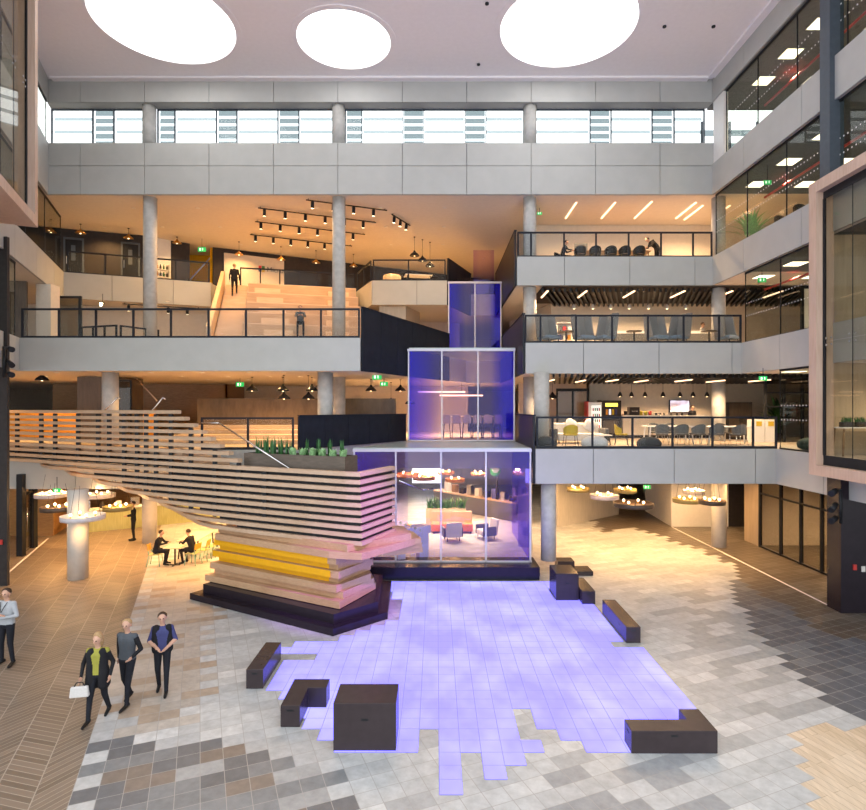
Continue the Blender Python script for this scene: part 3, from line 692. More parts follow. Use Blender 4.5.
# level one, left rooms
wall('wall_orange', (-22, 29), (-14.2, 29), Z1+.001, 5.85, 'orange'); wall('wall_orange_back', (-22, 33), (-12, 33), Z1+.001, 7.42, 'midwood')
m = MB(); m.prism([(-15.6, 25.0), (-14.2, 25.0), (-13.75, 25.6), (-13.75, 27), (-15.6, 27)], Z1+.001, 7.40); struct('wall_wood_core', m, 'darkwood')
wall('wall_kitchen_side', (-12, 33), (-12, 36), Z1+.001, 7.42, 'midwood'); wall('wall_kitchen', (-12, 36), (2, 36), Z1+.001, 7.42, 'cream')
m = MB(); m.box(-11.3, -1.9, 27.2, 27.35, 5.0, 6.5); struct('wall_walnut', m, 'darkwood')
bpy.data.objects['wall_walnut'].data.materials[0] = wood('walnut_front', (.10, .065, .03), (.17, .115, .06), (3, 3, 1))
# pale oak terraces below the walnut wall
for k in range(4):
    m = MB(); m.box(-11.2, -5.2, 23.2+k*1.0, 24.19+k*1.0 if k < 3 else 27.19, Z1+.001, Z1+.17*(k+1)); o = m.build('terrace_step', 'terrace'); tag(o, 'pale oak terrace step behind the short railing, %s from the bottom' % ORD[k], 'step', 'oak terrace steps')
# ground floor, left rooms
wall('wall_bar_ground', (-24, 33), (-6, 35), .001, 3.34, 'midwood')
m = MB(); m.prism([(-20.5, 27.2), (-18.1, 27.2), (-18.9, 29.6), (-20.5, 29.6)], 0.001, 3.34); struct('wall_rustic', m, 'rustic')
wall('wall_ground_left', (-24, 31), (-24, 8), .001, 3.34, 'rustic')
t = bpy.data.objects.new('door_5', None); COL.objects.link(t); t['kind'] = 'structure'
m = MB()
for x, y in ((-16.95, 23.5), (-17.45, 24.9)): m.box(x-.12, x+.12, y-.12, y+.12, 0, 3.34)
m.obox((-16.95, 23.5), (-17.45, 24.9), -.04, .04, 2.4, 2.5); m.build('door_frame', 'black', t)
m = MB(); m.obox((-17.0, 23.65), (-17.4, 24.75), -.01, .01, .05, 2.4); m.build('pane', 'dark_glass', t)
m = MB(); m.tube((-16.99, 23.9, .9), (-16.99, 23.9, 1.9), .02); m.build('door_handle', 'steel', t)
# ------------------------------------------------------------------ big oak bleachers between level two and three
D = Vector((1, .26)).normalized(); N = Vector((D.y, -D.x))     # along a tier / towards the hall
B0 = Vector((-11.9, 31.0))
t = thing('bleacher', 'broad pale oak seating tiers climbing from level two to level three', 'bleachers', (B0.x, B0.y, Z2), math.atan2(D.y, D.x))
M['riser'] = wood('riser_oak', (.40, .26, .14), (.52, .36, .22), (1, 6, 12)); NT = 6; RH = (Z3-Z2)/NT  # darker oak paints in riser shade to set the tiers apart
for k in range(NT):                                            # k = 0 top tier
    m = MB(); m.box(1.75, 7.45, -(k+1)*1.02, -k*1.02-.003, .002, Z3-Z2-k*RH-(.004)); m.build('tier', 'bleach', t)
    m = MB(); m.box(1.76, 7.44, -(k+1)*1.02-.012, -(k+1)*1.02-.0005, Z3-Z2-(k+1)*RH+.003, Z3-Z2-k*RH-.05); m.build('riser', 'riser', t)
    if k < NT-1:
        for x0, w in ((2.1+.15*k, 1.3), (5.9-.1*k, 1.1)):
            m = MB(); m.box(x0, x0+w, -(k+1)*1.02-.45, -(k+1)*1.02-.014, Z3-Z2-(k+1)*RH+.001, Z3-Z2-(k+1)*RH+.34); m.build('seat_box', 'bleach', t)
for s in range(24):                                            # stair beside the tiers
    m = MB(); m.box(.55, 1.72, -(s+1)*.255, -s*.255-.002, .002, Z3-Z2-s*RH/4-.004); m.build('stair_tread', 'bleach', t)
m = MB(); m.hexa([(.3, -6.1, .002), (.5, -6.1, .002), (.5, -.05, .002), (.3, -.05, .002)], [(.3, -6.1, 1.0), (.5, -6.1, 1.0), (.5, -.05, Z3-Z2+.75), (.3, -.05, Z3-Z2+.75)]); m.build('side_wall', 'oak', t)
# timber wall below the middle landing
m = MB(); m.prism([(-3.0, 30.4), (-1.6, 30.4), (-.9, 32.5), (-3.0, 33.0)], Z2+.002, 11.44); struct('wall_timber', m, 'oakint')
wall('wall_under_landing', (-3, 35), (1.5, 36.5), Z2+.001, 11.44, 'cream')

# ------------------------------------------------------------------ sculptural slatted stair
BX, BY = -2.1, 15.7; SL = .486
def online(px):
    k = (px-VX)/F; Y = (BY-SL*2.1)/(1+SL*k); return Vector((k*Y, Y))
LD = Vector((1, -SL)).normalized(); LN = Vector((SL, 1)).normalized()   # along the front, and inwards (away from the viewer)
B = Vector((BX, BY)); E = Vector((-1.24, 17.6))
stair = thing('slatted_stair', 'sculptural pale oak stair wrapped in horizontal slats over a layered timber base', 'staircase', (B.x, B.y, 0))
def loc(p): return (p[0]-B.x, p[1]-B.y)
def ribbon(pts, w, z0, z1, name, mat, parent=stair):
    """a horizontal plank following a plan path; thickness w to its inner side"""
    pts = [Vector(p) for p in pts]; inn = []
    for i, p in enumerate(pts):
        ds = []
        if i: ds.append((p-pts[i-1]).normalized())
        if i < len(pts)-1: ds.append((pts[i+1]-p).normalized())
        d = sum(ds, Vector((0, 0))).normalized(); n = Vector((-d.y, d.x))
        c = max(.55, n.dot(Vector((-ds[0].y, ds[0].x)))); inn.append(p+n*(w/c))
    m = MB()
    for i in range(len(pts)-1):
        q = [pts[i], pts[i+1], inn[i+1], inn[i]]
        m.hexa([(*loc(p), z0) for p in q], [(*loc(p), z1) for p in q])
    bmesh.ops.remove_doubles(m.bm, verts=m.bm.verts, dist=.0005)
    return m.build(name, mat, parent)
PITCH, ZT = .213, 5.90
LEFT0 = [None]*10+[38, 66, 95, 121, 144, 164, 181, 196]
for k in range(18):
    z = ZT-PITCH*k; top, bot = z+.058, z-.056
    pts = []
    if k < 10: pts.append(online(-6))
    else:
        p = online(LEFT0[k]); pts += [p+LN*1.25-LD*2.2, p+LN*.62-LD*.9, p+LN*.24-LD*.1, p+LN*.06+LD*.6, online(LEFT0[k]+52)]
    if k <= 7: pts.append(online(176+8.8*k))
    else:
        dy = (k-8)*.012
        pts += [B+LN*dy-LD*.45, B+Vector((.02, .05))+LN*dy, E+Vector((0, dy*.3))]
    ribbon(pts, .20, bot, top, 'slat', 'oak')
# steel posts and dark lining behind the slats
for i, px in enumerate((14, 38, 52, 75, 95, 106, 121, 134, 143, 153, 168, 188, 212, 236, 262)):
    p = online(px)+LN*.12; k = int(max(0, (px-176)/8.8+1)) if px < 240 else 8; zt = ZT-PITCH*k-.07
    zb = Z1-.5 if px < 110 else max(2.6, 3.6-(px-110)*.012)
    m = MB(); a = loc(p); m.obox((a[0]-.06, a[1]), (a[0]+.06, a[1]), -.05, .05, zb, zt); m.build('support_post', 'black', stair)
for k in range(8, 18):
    z = ZT-PITCH*k; px0 = 20 if k < 10 else LEFT0[k]+52
    if k < 17 and px0 < 330: ribbon([online(max(px0, 170 if k < 10 else 0))+LN*.15, B+LN*.15-LD*.42, B+LN*.13+Vector((-.06, .1)), E+LN*.05+Vector((-.13, -.05))], .02, z-PITCH+.058, z-.058, 'dark_lining', 'black')
ribbon([online(-6)+LN*.28, online(165)+LN*.28], .03, 4.05, 4.36, 'dark_lining', 'black')
# decks: bridge, seven steps down, landing
A0, A1 = online(-6)+LN*.24, online(176)+LN*.24
m = MB(); q = [A0, A1, A1+LN*1.1, A0+LN*2.4]; m.hexa([(*loc(p), 4.40) for p in q], [(*loc(p), Z1-.002) for p in q]); m.build('bridge_deck', 'oak', stair)
prev = 176
for s in range(7):
    z = Z1-(s+1)*.168; a, b = online(176+8*s)+LN*.3, online(176+8*(s+1))+LN*.3
    m = MB(); q = [a, b, b+LN*1.3, a+LN*1.3]; m.hexa([(*loc(p), z-.2) for p in q], [(*loc(p), z) for p in q]); m.build('tread', 'oak', stair)
a, b = online(232.2)+LN*.3, B+LN*.30-LD*.4
q = [a, b, Vector((-1.55, 17.4)), a+LN*1.5]; m = MB(); m.hexa([(*loc(p), 2.95) for p in q], [(*loc(p), 3.35) for p in q]); m.build('landing', 'oak', stair)
# layered timber base, some layers painted yellow on the long face
LB, NB, RB = Vector((-7.25, 18.45)), Vector((-2.75, 15.95)), Vector((-1.85, 17.1))
INS = [.05, -.12, .0, .20, .06, .28, .05, .20, -.04]
TURN = [0, .1, .3, .45, .2, .55, .35, .1, 0]
YEL = {2, 3, 4, 5}
for k in range(9):
    z1 = 2.26-k*.198; z0 = z1-.194; ins = INS[k]; tr = TURN[k]
    l = LB+LN*ins+LD*(.30-.06*k+.1*(k % 2)); n1 = NB+LN*ins-LD*(.12+tr*.6); n2 = NB+LN*ins+LD*(.12-tr*.5); r = RB+Vector((-.28*tr, .15+.2*(k % 3)))
    if k == 0: r = Vector((-.75, 17.3)); n2 = NB+LD*.35
    if k == 1: r = Vector((-.55, 17.6)); n2 = NB+LN*.1+LD*.75
    back = [r+Vector((-.3, 1.1)), l+LN*1.7+LD*.3]
    poly = [l, n1, n2, r]+back
    m = MB(); m.prism([loc(p) for p in poly], z0, z1); m.build('base_layer', 'base_oak', stair)
    if k in YEL:
        m = MB(); a, b = l-LD*.0, n1; m.obox(loc(a), loc(b-LD*.02), -.012, -.001, z0+.004, z1-.004)
        yl = m.build('painted_face', 'yellow', stair); yl['label'] = 'yellow painted layer face'
# underside steps of the lower flight pointing towards the glass
for k in range(3):
    z1 = 2.05-k*.16; m = MB(); m.prism([loc(p) for p in ((-1.6, 17.2), (-.45+.02*k, 17.55+.1*k), (-.75-.1*k, 18.6), (-1.7, 18.6))], z1-.15, z1); m.build('flight_soffit', 'base_oak', stair)
# handrails and glass on the inner side
for pts in ([(202, 423, 18.9), (219, 423, 18.45), (290, 469, 17.25)], [(98, 417, 21.8), (117.5, 397.5, 21.8), (120, 399, 21.8)], [(146, 418, 21.4), (163, 397.5, 21.4), (165.5, 399.5, 21.4)]):
    m = MB(); m.path([P(*p)-Vector((B.x, B.y, 0)) for p in pts], .028); m.build('handrail', 'steel', stair)
# glass guarding along the inner flight
p = online(180)+LN*1.4; q = online(228)+LN*1.4
m = MB(); m.hexa([(*loc(p), 4.6), (*loc(q), 3.4), (q.x-B.x, q.y-B.y+.02, 3.4), (p.x-B.x, p.y-B.y+.02, 4.6)], [(*loc(p), 5.7), (*loc(q), 4.5), (q.x-B.x, q.y-B.y+.02, 4.5), (p.x-B.x, p.y-B.y+.02, 5.7)]); m.build('glass_guard', 'glass', stair)
# glass landing guard at the right with discs, its stringer and leg
g0, g1 = Vector((-1.18, 18.1)), Vector((-.45, 18.9)); g2 = Vector((-.1, 19.5))
m = MB(); m.obox(loc(g0), loc(g1), -.01, .01, 1.55, 3.55); m.obox(loc(g1), loc(g2), -.01, .01, 1.55, 3.35); m.build('glass_guard', 'glass', stair)
for k in range(5):
    p = g0.lerp(g1, .1+.2*k); m = MB(); m.tube((p.x-B.x+.01, p.y-B.y-.03, 2.4-.09*k), (p.x-B.x-.01, p.y-B.y+.0, 2.4-.09*k), .045, None, 12); m.build('fixing_disc', 'steel', stair)
m = MB(); m.obox(loc(Vector((-1.4, 21.05))), loc(Vector((-.2, 22.0))), .0, .5, 1.25, 1.55); m.build('stringer', 'frame_white', stair)
m = MB(); m.obox(loc(Vector((-.62, 21.75))), loc(Vector((-.28, 21.95))), 0, .3, .003, 1.24); m.build('leg', 'frame_white', stair)
m = MB(); m.obox(loc(Vector((-1.4, 21.05))), loc(Vector((-1.12, 21.15))), 0, .26, .478, 1.24); m.build('leg', 'frame_white', stair)
m = MB(); m.path([(*loc(g0), 3.75), (*loc(g1), 3.35), (*loc(g2), 3.3)], .025); m.build('handrail', 'steel', stair)

# black stepped plinth under the stair
PL = [(-7.75, 18.10), (-2.72, 15.16), (-1.38, 16.42), (-1.5, 19.4), (-6.2, 20.4)]
t = thing('stair_plinth', 'black two-step plinth under the slatted stair', 'plinth', (-4, 17.6, 0))
def ins(poly, d):
    c = sum((Vector(p) for p in poly), Vector((0, 0)))/len(poly); out = []
    n = len(poly)
    for i in range(n):
        a, b, cc = Vector(poly[i-1]), Vector(poly[i]), Vector(poly[(i+1) % n])
        n1 = (b-a).normalized(); n1 = Vector((-n1.y, n1.x)); n2 = (cc-b).normalized(); n2 = Vector((-n2.y, n2.x))
        k = (n1+n2).normalized(); out.append(b+k*(d/max(.4, k.dot(n1))))
    return out
m = MB(); m.prism([(p[0]+4, p[1]-17.6) for p in PL], .01, .2); m.build('lower_step', 'plinth', t)
m = MB(); m.prism([(p[0]+4, p[1]-17.6) for p in ins(PL, .27)], .202, .466); m.build('upper_step', 'plinth', t)
# glass plinth: two-tier bench under the glass box
t = thing('tower_plinth', 'long black bench plinth in front of the lower glass box', 'plinth', (0, 20.05, 0))
m = MB(); m.box(-3.4, 3.62, .08, 1.4, 0.01, .16); m.build('recessed_base', 'black', t)
m = MB(); m.box(-3.4, 3.62, 0, 1.4, .161, .475); m.build('bench_top', 'plinth', t)

# planter with plants on the landing
t = thing('planter', 'long brown timber planter with leafy plants on the stair landing', 'planter', (-6.02, 18.03, 3.353), math.atan2(-1.6, 3.7))
m = MB(); m.box(0, 3.7, 0, .05, 0, 1.27); m.box(0, 3.7, .65, .7, 0, 1.27); m.box(0, .05, .05, .65, 0, 1.27); m.box(3.65, 3.7, .05, .65, 0, 1.27); m.build('box', 'planter', t)
m = MB(); m.box(.05, 3.65, .05, .65, 1.0, 1.17); m.build('soil', 'char', t)
def blade(m, base, h, w, lean, ang):
    b = Vector(base); d = Vector((math.cos(ang), math.sin(ang), 0)); s = Vector((-d.y, d.x, 0)); prev = None
    for i in range(5):
        f = i/4; c = b+Vector((0, 0, h*f*(1-.25*lean*f)))+d*(lean*h*f*f); ww = w*(1-.95*f**2.2)*(.7+.6*f if f < .5 else 1)
        L_, R_ = m.bm.verts.new(c-s*ww+d*.004), m.bm.verts.new(c+s*ww+d*.004)
        if prev: m._f([prev[0], prev[1], R_, L_], 0, True)
        prev = (L_, R_)
def plant(name, label, x, y, n, h, w, lean, mat, rad, group, pl=None):
    o = thing(name, label, 'plant', (0, 0, 0), 0, group)
    w0 = t.matrix_basis @ Vector((x, y, 1.172)); o.location = w0
    m = MB()
    for i in range(n):
        a = R.uniform(0, 6.28); r = rad*math.sqrt(R.random()); blade(m, (r*math.cos(a), r*math.sin(a), 0), h*R.uniform(.7, 1.1), w*R.uniform(.7, 1.2), lean*R.uniform(.3, 1.2), a+R.uniform(-.8, .8))
    m.build('leaves', mat, o)
    m = MB(); m.cyl(0, 0, -.0, .06, rad*.6, rad*.5, 10); m.build('root_ball', 'char', o)
bpy.context.view_layer.update()
for i in range(5): plant('snake_plant', 'upright snake plant in the stair planter, %s from the left' % ORD[i], 0.25+.29*i, .38, 16, .62, .032, .08, 'leaf', .10, 'snake plants in the stair planter')
for i in range(4): plant('grass_plant', 'dark upright grass clump at the back of the stair planter, %s from the left' % ORD[i], 2.0+.42*i, .53, 26, .55, .02, .03, 'leaf', .06, 'grass clumps in the stair planter')
for i in range(6): plant('leafy_plant', 'pale green leafy plant in the stair planter, %s from the left' % ORD[i], 1.7+.36*i, .22, 40, .31, .085, .42, 'leaf2', .05, 'leafy plants in the stair planter')

# ------------------------------------------------------------------ brown board benches round the light floor
def slot(m, x, y, z, ax):
    if ax == 'y': m.box(x-.055, x+.055, y-.004, y+.02, z-.016, z+.016, 1)
    else: m.box(x-.02, x+.004, y-.055, y+.055, z-.016, z+.016, 1)
def bench(name, label, cat, loc_, poly, h, slots):
    t = thing(name, label, cat, (*loc_, .0), 0, 'brown board seats around the light floor')
    z0 = .009
    m = MB(); m.prism(poly, z0, h); m.build('carcass', 'bench', t, bevel=.006)
    for x, y, z, ax in slots:
        m = MB()
        if ax == 'y': m.box(x-.06, x+.06, y-.003, y+.01, z-.018, z+.018)
        else: m.box(x-.003, x+.01, y-.06, y+.06, z-.018, z+.018)
        m.build('grip_slot', 'black', t)
bench('box_bench', 'long narrow brown bench at the left edge of the light floor', 'bench', (-4.07, 12.32), [(0, 0), (.365, 0), (.365, 1.44), (0, 1.44)], .42, [(.18, 0, .33, 'y')])
bench('corner_bench', 'L-shaped brown bench beside the big cube at left', 'bench', (-2.93, 10.83), [(0, 0), (.365, 0), (.365, .71), (.73, .71), (.73, 1.08), (0, 1.08)], .41, [(.18, 0, .32, 'y')])
bench('cube_seat', 'large brown cube box in front of the light floor', 'cube seat', (-1.80, 10.08), [(0, 0), (1.10, 0), (1.10, .72), (0, .72)], .84, [(.55, 0, .55, 'y')])
bench('corner_bench', 'L-shaped brown bench at the right front corner of the light floor', 'bench', (3.4, 10.0), [(0, 0), (1.5, 0), (1.5, .74), (1.13, .74), (1.13, .38), (0, .38)], .40, [(.75, 0, .31, 'y'), (0, .19, .3, 'x')])
bench('box_bench', 'long narrow brown bench standing free at the right edge of the light floor', 'bench', (4.87, 14.72), [(0, 0), (.37, 0), (.37, 2.12), (0, 2.12)], .42, [(.185, 0, .33, 'y'), (0, .55, .3, 'x'), (0, 1.5, .3, 'x')])
bench('cube_seat', 'tall brown box bench in front of the round concrete column', 'cube seat', (3.76, 18.0), [(0, 0), (.71, 0), (.71, 1.05), (0, 1.05)], .84, [(.36, 0, .55, 'y')])
bench('box_bench', 'low brown bench touching the right of the tall box', 'bench', (4.49, 17.65), [(0, 0), (.40, 0), (.40, 1.42), (0, 1.42)], .41, [(.2, 0, .32, 'y')])
bench('step_block', 'lowest flat brown step block behind the tall box', 'step', (4.95, 20.66), [(0, 0), (.7, 0), (.7, .75), (0, .75)], .16, [])
bench('step_block', 'small raised brown step block between column and flat step', 'step', (4.55, 21.45), [(0, 0), (.62, 0), (.62, .6), (0, .6)], .31, [])

# ------------------------------------------------------------------ timber-framed glass boxes hanging in the hall
def tbox(label, a, b, z0, z1, depth, sgn, npan, zm):
    """a = far corner, b = near end of the glazed face; sgn = side the box body lies on"""
    a = Vector(a); b = Vector(b); d = (b-a).normalized(); n = Vector((-d.y, d.x))*sgn
    t = thing('timber_box', label, 'timber box', (a.x, a.y, z0), 0, 'oak framed glass boxes')
    def ob(s0, s1, w0, w1, za, zb, name, mat):
        q = [d*s0+n*w0, d*s1+n*w0, d*s1+n*w1, d*s0+n*w1]; m = MB(); m.prism([(p.x, p.y) for p in q], za, zb); return m.build(name, mat, t)
    L = (b-a).length; H = z1-z0
    ob(0, .34, 0, depth, 0, H, 'frame_post', 'oak_frame'); ob(.34, L, 0, depth, 0, .32, 'frame_sill', 'oak_frame'); ob(.34, L, 0, depth, H-.34, H, 'frame_head', 'oak_frame')
    ob(.34, L, .22, .26, .32, .62, 'sill_panel', 'black'); ob(.34, L, .22, .26, H-.56, H-.34, 'head_panel', 'black'); ob(.34, .42, .20, .26, .62, H-.56, 'edge_trim', 'black')
    w = (L-.42)/npan
    for i in range(npan):
        for za, zb in ((.62, zm-z0), (zm-z0, H-.56)):
            ob(.42+w*i+.008, .42+w*(i+1)-.008, .225, .24, za+.006, zb-.006, 'glass_pane', 'bglass')
        p = d*(.42+w*i)+n*.235
        if i:
            m = MB(); m.tube((p.x, p.y, .62), (p.x, p.y, H-.56), .012, None, 6); m.build('joint', 'black', t)
        for dz in (-.1, .1):
            for ds in (-.12, .12):
                q = d*(.42+w*i+ds+.15*(i == 0))+n*.215; m = MB(); m.tube((q.x, q.y, zm-z0+dz), ((q+n*.02).x, (q+n*.02).y, zm-z0+dz), .035, None, 8); m.build('fitting', 'steel', t)
    return t, d, n
tbr, dr, nr = tbox('oak framed two-storey glass box projecting at the right', (11.62, 17.92), (11.62, 9.5), 3.97, 12.97, .55, 1, 7, 8.05)
tbl, dl, nl = tbox('oak framed glass box hanging at the upper left corner', (-12.95, 18.7), (-9.46, 10.2), 11.9, 20.4, .6, -1, 7, 16.3)
m = MB(); q = [Vector((-12.95, 18.7)), Vector((-9.46, 10.2)), Vector((-12, 9.2)), Vector((-15.4, 17.7))]
q = [q[0]+nl*.62, q[1]+nl*.62, q[1]+nl*1.4, q[0]+nl*1.4]; m.prism([(p.x, p.y) for p in q], 11.92, 12.2); struct('floor_left_box', m, 'oak_frame')
wall('wall_left_box', (q[3].x, q[3].y), (q[2].x, q[2].y), 12.2, 20.4, 'panel')
# lining of the right box
wall('wall_right_box', (12.2, 17.95), (17.5, 17.95), 4.0, 12.6, 'oakint'); wall('wall_right_box_back', (16, 17.9), (16, 9), 4.0, 12.6, 'oakint')
m = MB(); m.box(11.9, 12.14, 9, 17.5, 4.3, Z1); struct('floor_box_edge', m, 'oakint')
m = MB(); m.box(12.55, 16, 9, 17.9, 7.45, 8.0); struct('floor_right_box', m, 'slate'); m = MB(); m.box(12.2, 16, 9, 17.9, 12.6, 12.75); struct('ceiling_right_box', m, 'white')
# ------------------------------------------------------------------ lamps
def series(first, n, locs, labels, rz=0):
    for i in range(1, n): dup(first, locs[i], rz if not isinstance(rz, (list, tuple)) else rz[i], labels[i])
def ringlamp(loc, r, mat, label, power, zc=3.33, h=.16, nb=4):
    t = thing('ring_lamp', label, 'lamp', loc, 0, 'round hanging disc lamps')
    m = MB(); m.lathe([(r*.72, -.02), (r*.74, -h*.5), (r, -h*.5), (r+.01, h*.5), (r*.96, h*.5), (r*.94, -.0), (r*.72, -.02)][:-1]+[(.02, 0.0)], (0, 0, 0), 32)
    m.build('disc', mat, t)
    for i in range(nb):
        a = .8+1.57*i*4/nb; x, y = r*.55*math.cos(a), r*.55*math.sin(a)
        m = MB(); m.tube((x, y, .0), (x, y, .06), .025, None, 8); m.build('socket', 'brass', t)
        m = MB(); m.ell((x, y, .12), (.045, .045, .05), 10, 8); m.build('bulb', 'bulb', t)
    for a in (.3, 2.4, 4.5):
        m = MB(); m.tube((r*.8*math.cos(a), r*.8*math.sin(a), .04), (r*.5*math.cos(a), r*.5*math.sin(a), zc-loc[2]), .006, None, 5); m.build('wire', 'black', t)
    point((loc[0], loc[1], loc[2]+.28), power*.2, (1, .56, .22), .12)
    spot((loc[0], loc[1], loc[2]-.14), power, (1, .55, .20), 150, .15)
def ring_at(px, py, rp, mat, label, power, z=2.45):
    Y = F*(CH-z)/(py-VY); ringlamp((XA(px, Y), Y, z), rp*Y/F, mat, label, power)
RP = 45
ring_at(578, 489.5, 11, 'ringgold', 'olive disc lamp, leftmost of the hanging lamps at right on the ground floor', RP)
ring_at(604.5, 496.5, 14, 'ringwhite', 'pale lilac disc lamp near the grey cladding wall', RP)
ring_at(625, 490.5, 11, 'ringgold', 'olive disc lamp directly behind the biggest dark disc lamp', RP)
ring_at(633.5, 504.5, 19, 'ringdark', 'biggest dark rimmed disc lamp on the right of the hall', RP)
ring_at(693.5, 492, 10, 'ringwhite', 'small pale disc lamp left of the round column at right', RP)
ring_at(687, 500.5, 13.5, 'ringgold', 'olive disc lamp below the small pale one', RP, 2.3)
ring_at(712, 502, 12.5, 'ringdark', 'dark disc lamp in front of the round column at right', RP)
ring_at(52, 495, 15, 'ringwhite', 'pale disc lamp in front of the rustic plank wall', RP*1.7)
ring_at(57, 508.5, 14.5, 'ringdark', 'dark disc lamp by the rustic plank wall', RP*1.7)
ring_at(99, 495.5, 14.5, 'ringwhite', 'pale disc lamp right of the big white column', RP*1.7)
ringlamp((XA(83, 19.75), 19.75, 2.28), .68, 'ringwhite', 'big pale disc lamp close in front of the white column', RP*.8)
ring_at(118, 508, 13.5, 'ringgold', 'olive disc lamp over the lime green bar', RP*1.7, 2.2)
# wooden disc lamps seen through the lower glass box
for i, (px, py, rp) in enumerate(((408, 475, 15), (424, 478, 14), (455, 480, 12), (478, 474, 9), (446, 473, 10))):
    Y = (28.2, 26.9, 29.5, 31.5, 31)[i]; ringlamp((XA(px, Y), Y, CH-(py-VY)*Y/F), rp*Y/F*.8, 'ringwood', 'brown wooden disc lamp behind the lower glass box, %s from the left' % ORD[[0, 1, 3, 4, 2][i]], 60)

# recessed downlights (one object each), light comes from a spot just below the lens
DL = [None]
def downlight(x, y, z, power, label, group, col=(1, .70, .40), r=.09, ang=125):
    if DL[0] is None or DL[0].get('_z') is None:
        m = MB(); m.cyl(0, 0, -.006, 0, r*.8, None, 16); d = m.build('downlight', 'lamp'); tag(d, label, 'downlight', group); m2 = MB()
        m2.lathe([(r*.8, -.001), (r*1.15, -.001), (r*1.15, -.012), (r*.8, -.012)], (0, 0, 0), 16); m2.build('bezel', 'white', d)
        d['_z'] = 1; DL[0] = d; d.location = (x, y, z-.002)
    else: dup(DL[0], (x, y, z-.002), 0, label, group)
    if power: spot((x, y, z-.06), power, col, ang, .05)
WARM = (1, .56, .20); SOFT = (1, .63, .33)
# level one ceiling, left (amber) and centre
for x in (-19.5, -17.2, -14.9, -11.2, -9.2, -7.35, -6.0):
    for y in (22.6, 25.4, 28.2):
        if inpoly(x, y, L2P): downlight(x, y, 7.43, 95, 'small round downlight in the cream ceiling of level one, left half', 'downlights over the left part of level one', WARM)
for x in (-3.2, -1.0, 1.2, 3.0):
    for y in (29.8, 33): downlight(x, y, 7.43, 200, 'small round downlight in the ceiling behind the middle glass box', 'downlights behind the middle glass box', SOFT)
# level two ceiling, left
for x in (-18, -15.2, -12.6):
    for y in (27.2, 29.2):
        if x > LW(y)+.8 and inpoly(x, y, L3P): downlight(x, y, 11.45, 90, 'small round downlight under the far left level three balcony', 'downlights under the left balcony', SOFT)
for x, y in ((-2.3, 31.2), (-1.0, 32.8), (.4, 31.5), (-1.8, 34)): downlight(x, y, 11.45, 65, 'small round downlight under the middle landing', 'downlights under the middle landing', SOFT)
# level three ceiling, left and middle (strong amber wash)
for x in (-17.2, -14.2, -11.2, -8.4, -5.6, -2.6, .4):
    for y in (27.0, 29.8, 33.0):
        if x > LW(y)+1.2 and y < 31.0+.5*(x+17): downlight(x, y, 15.44, 150, 'small round downlight in the amber lit ceiling of level three', 'downlights in the level three ceiling', WARM, .09, 140)
for x, y in ((-1.2, 36), (1.2, 38), (-4, 35.5), (3.0, 36)): downlight(x, y, 15.44, 120, 'small round downlight in the amber lit ceiling of level three', 'downlights in the level three ceiling', WARM)
# ground floor soffit
for x in (5.8, 8.6, 11.0, 13.2):
    for y in (22.0, 24.6, 27.6):
        if x < 13 or y > 24: downlight(x, y, 3.35, 150 if y > 27 else 75, 'small round downlight under the right level one balcony', 'downlights under the right balcony', (1, .58, .24))
for x in (-15.6, -11.2, -8.6, -5.9):
    for y in (21.6, 24.2, 27.8, 31):
        if inpoly(x, y, L1P) and inpoly(x+.2, y-.4, L1P): downlight(x, y, 3.35, 240, 'small round downlight under the left level one slab', 'downlights under the left slab', (1, .52, .18))
for x in (-2.4, 0, 2.4):
    for y in (27.5, 31, 35): downlight(x, y, 3.35, 190, 'small round downlight over the cafe behind the lower glass box', 'downlights over the cafe', (1, .78, .55))

# linear ceiling lights
def linear(x, y0, y1, z, label, group, power, w=.065):
    t = thing('linear_light', label, 'ceiling light', (x, y0, z), 0, group)
    m = MB(); m.box(-w/2, w/2, 0, y1-y0, -.05, -.012); m.build('diffuser', 'tube', t)
    m = MB(); m.box(-w/2-.02, w/2+.02, -.02, y1-y0+.02, -.011, -.001); m.build('frame', 'white', t)
    spot((x, (y0+y1)/2, z-.12), power, SOFT, 150, .1)
for i, (x, y0, y1) in enumerate(((6.4, 26.2, 28.4), (8.17, 26.2, 28.4), (9.8, 26.1, 28.4), (11.85, 26.2, 28.4), (12.35, 26.6, 28.6), (13.6, 26.6, 28.2))):
    linear(x, y0, y1, 15.44, 'slim linear ceiling light on level three right, %s from the left' % ORD[i], 'linear lights on level three', 150)
for i, x in enumerate((4.9, 6.6, 8.7, 10.9, 13.0, 15.2)):
    linear(x, 25.2, 26.7, 11.2, 'short linear light between dark slats on level two, %s from the left' % ORD[i], 'linear lights on level two', 130)
for i, x in enumerate((4.8, 6.2, 7.4, 8.8, 10.4, 12.0, 13.6)):
    linear(x, 23.4+.5*(i % 2), 25.0+.5*(i % 2), 7.22, 'short linear light between dark slats on level one, %s from the left' % ORD[i], 'linear lights on level one', 130)
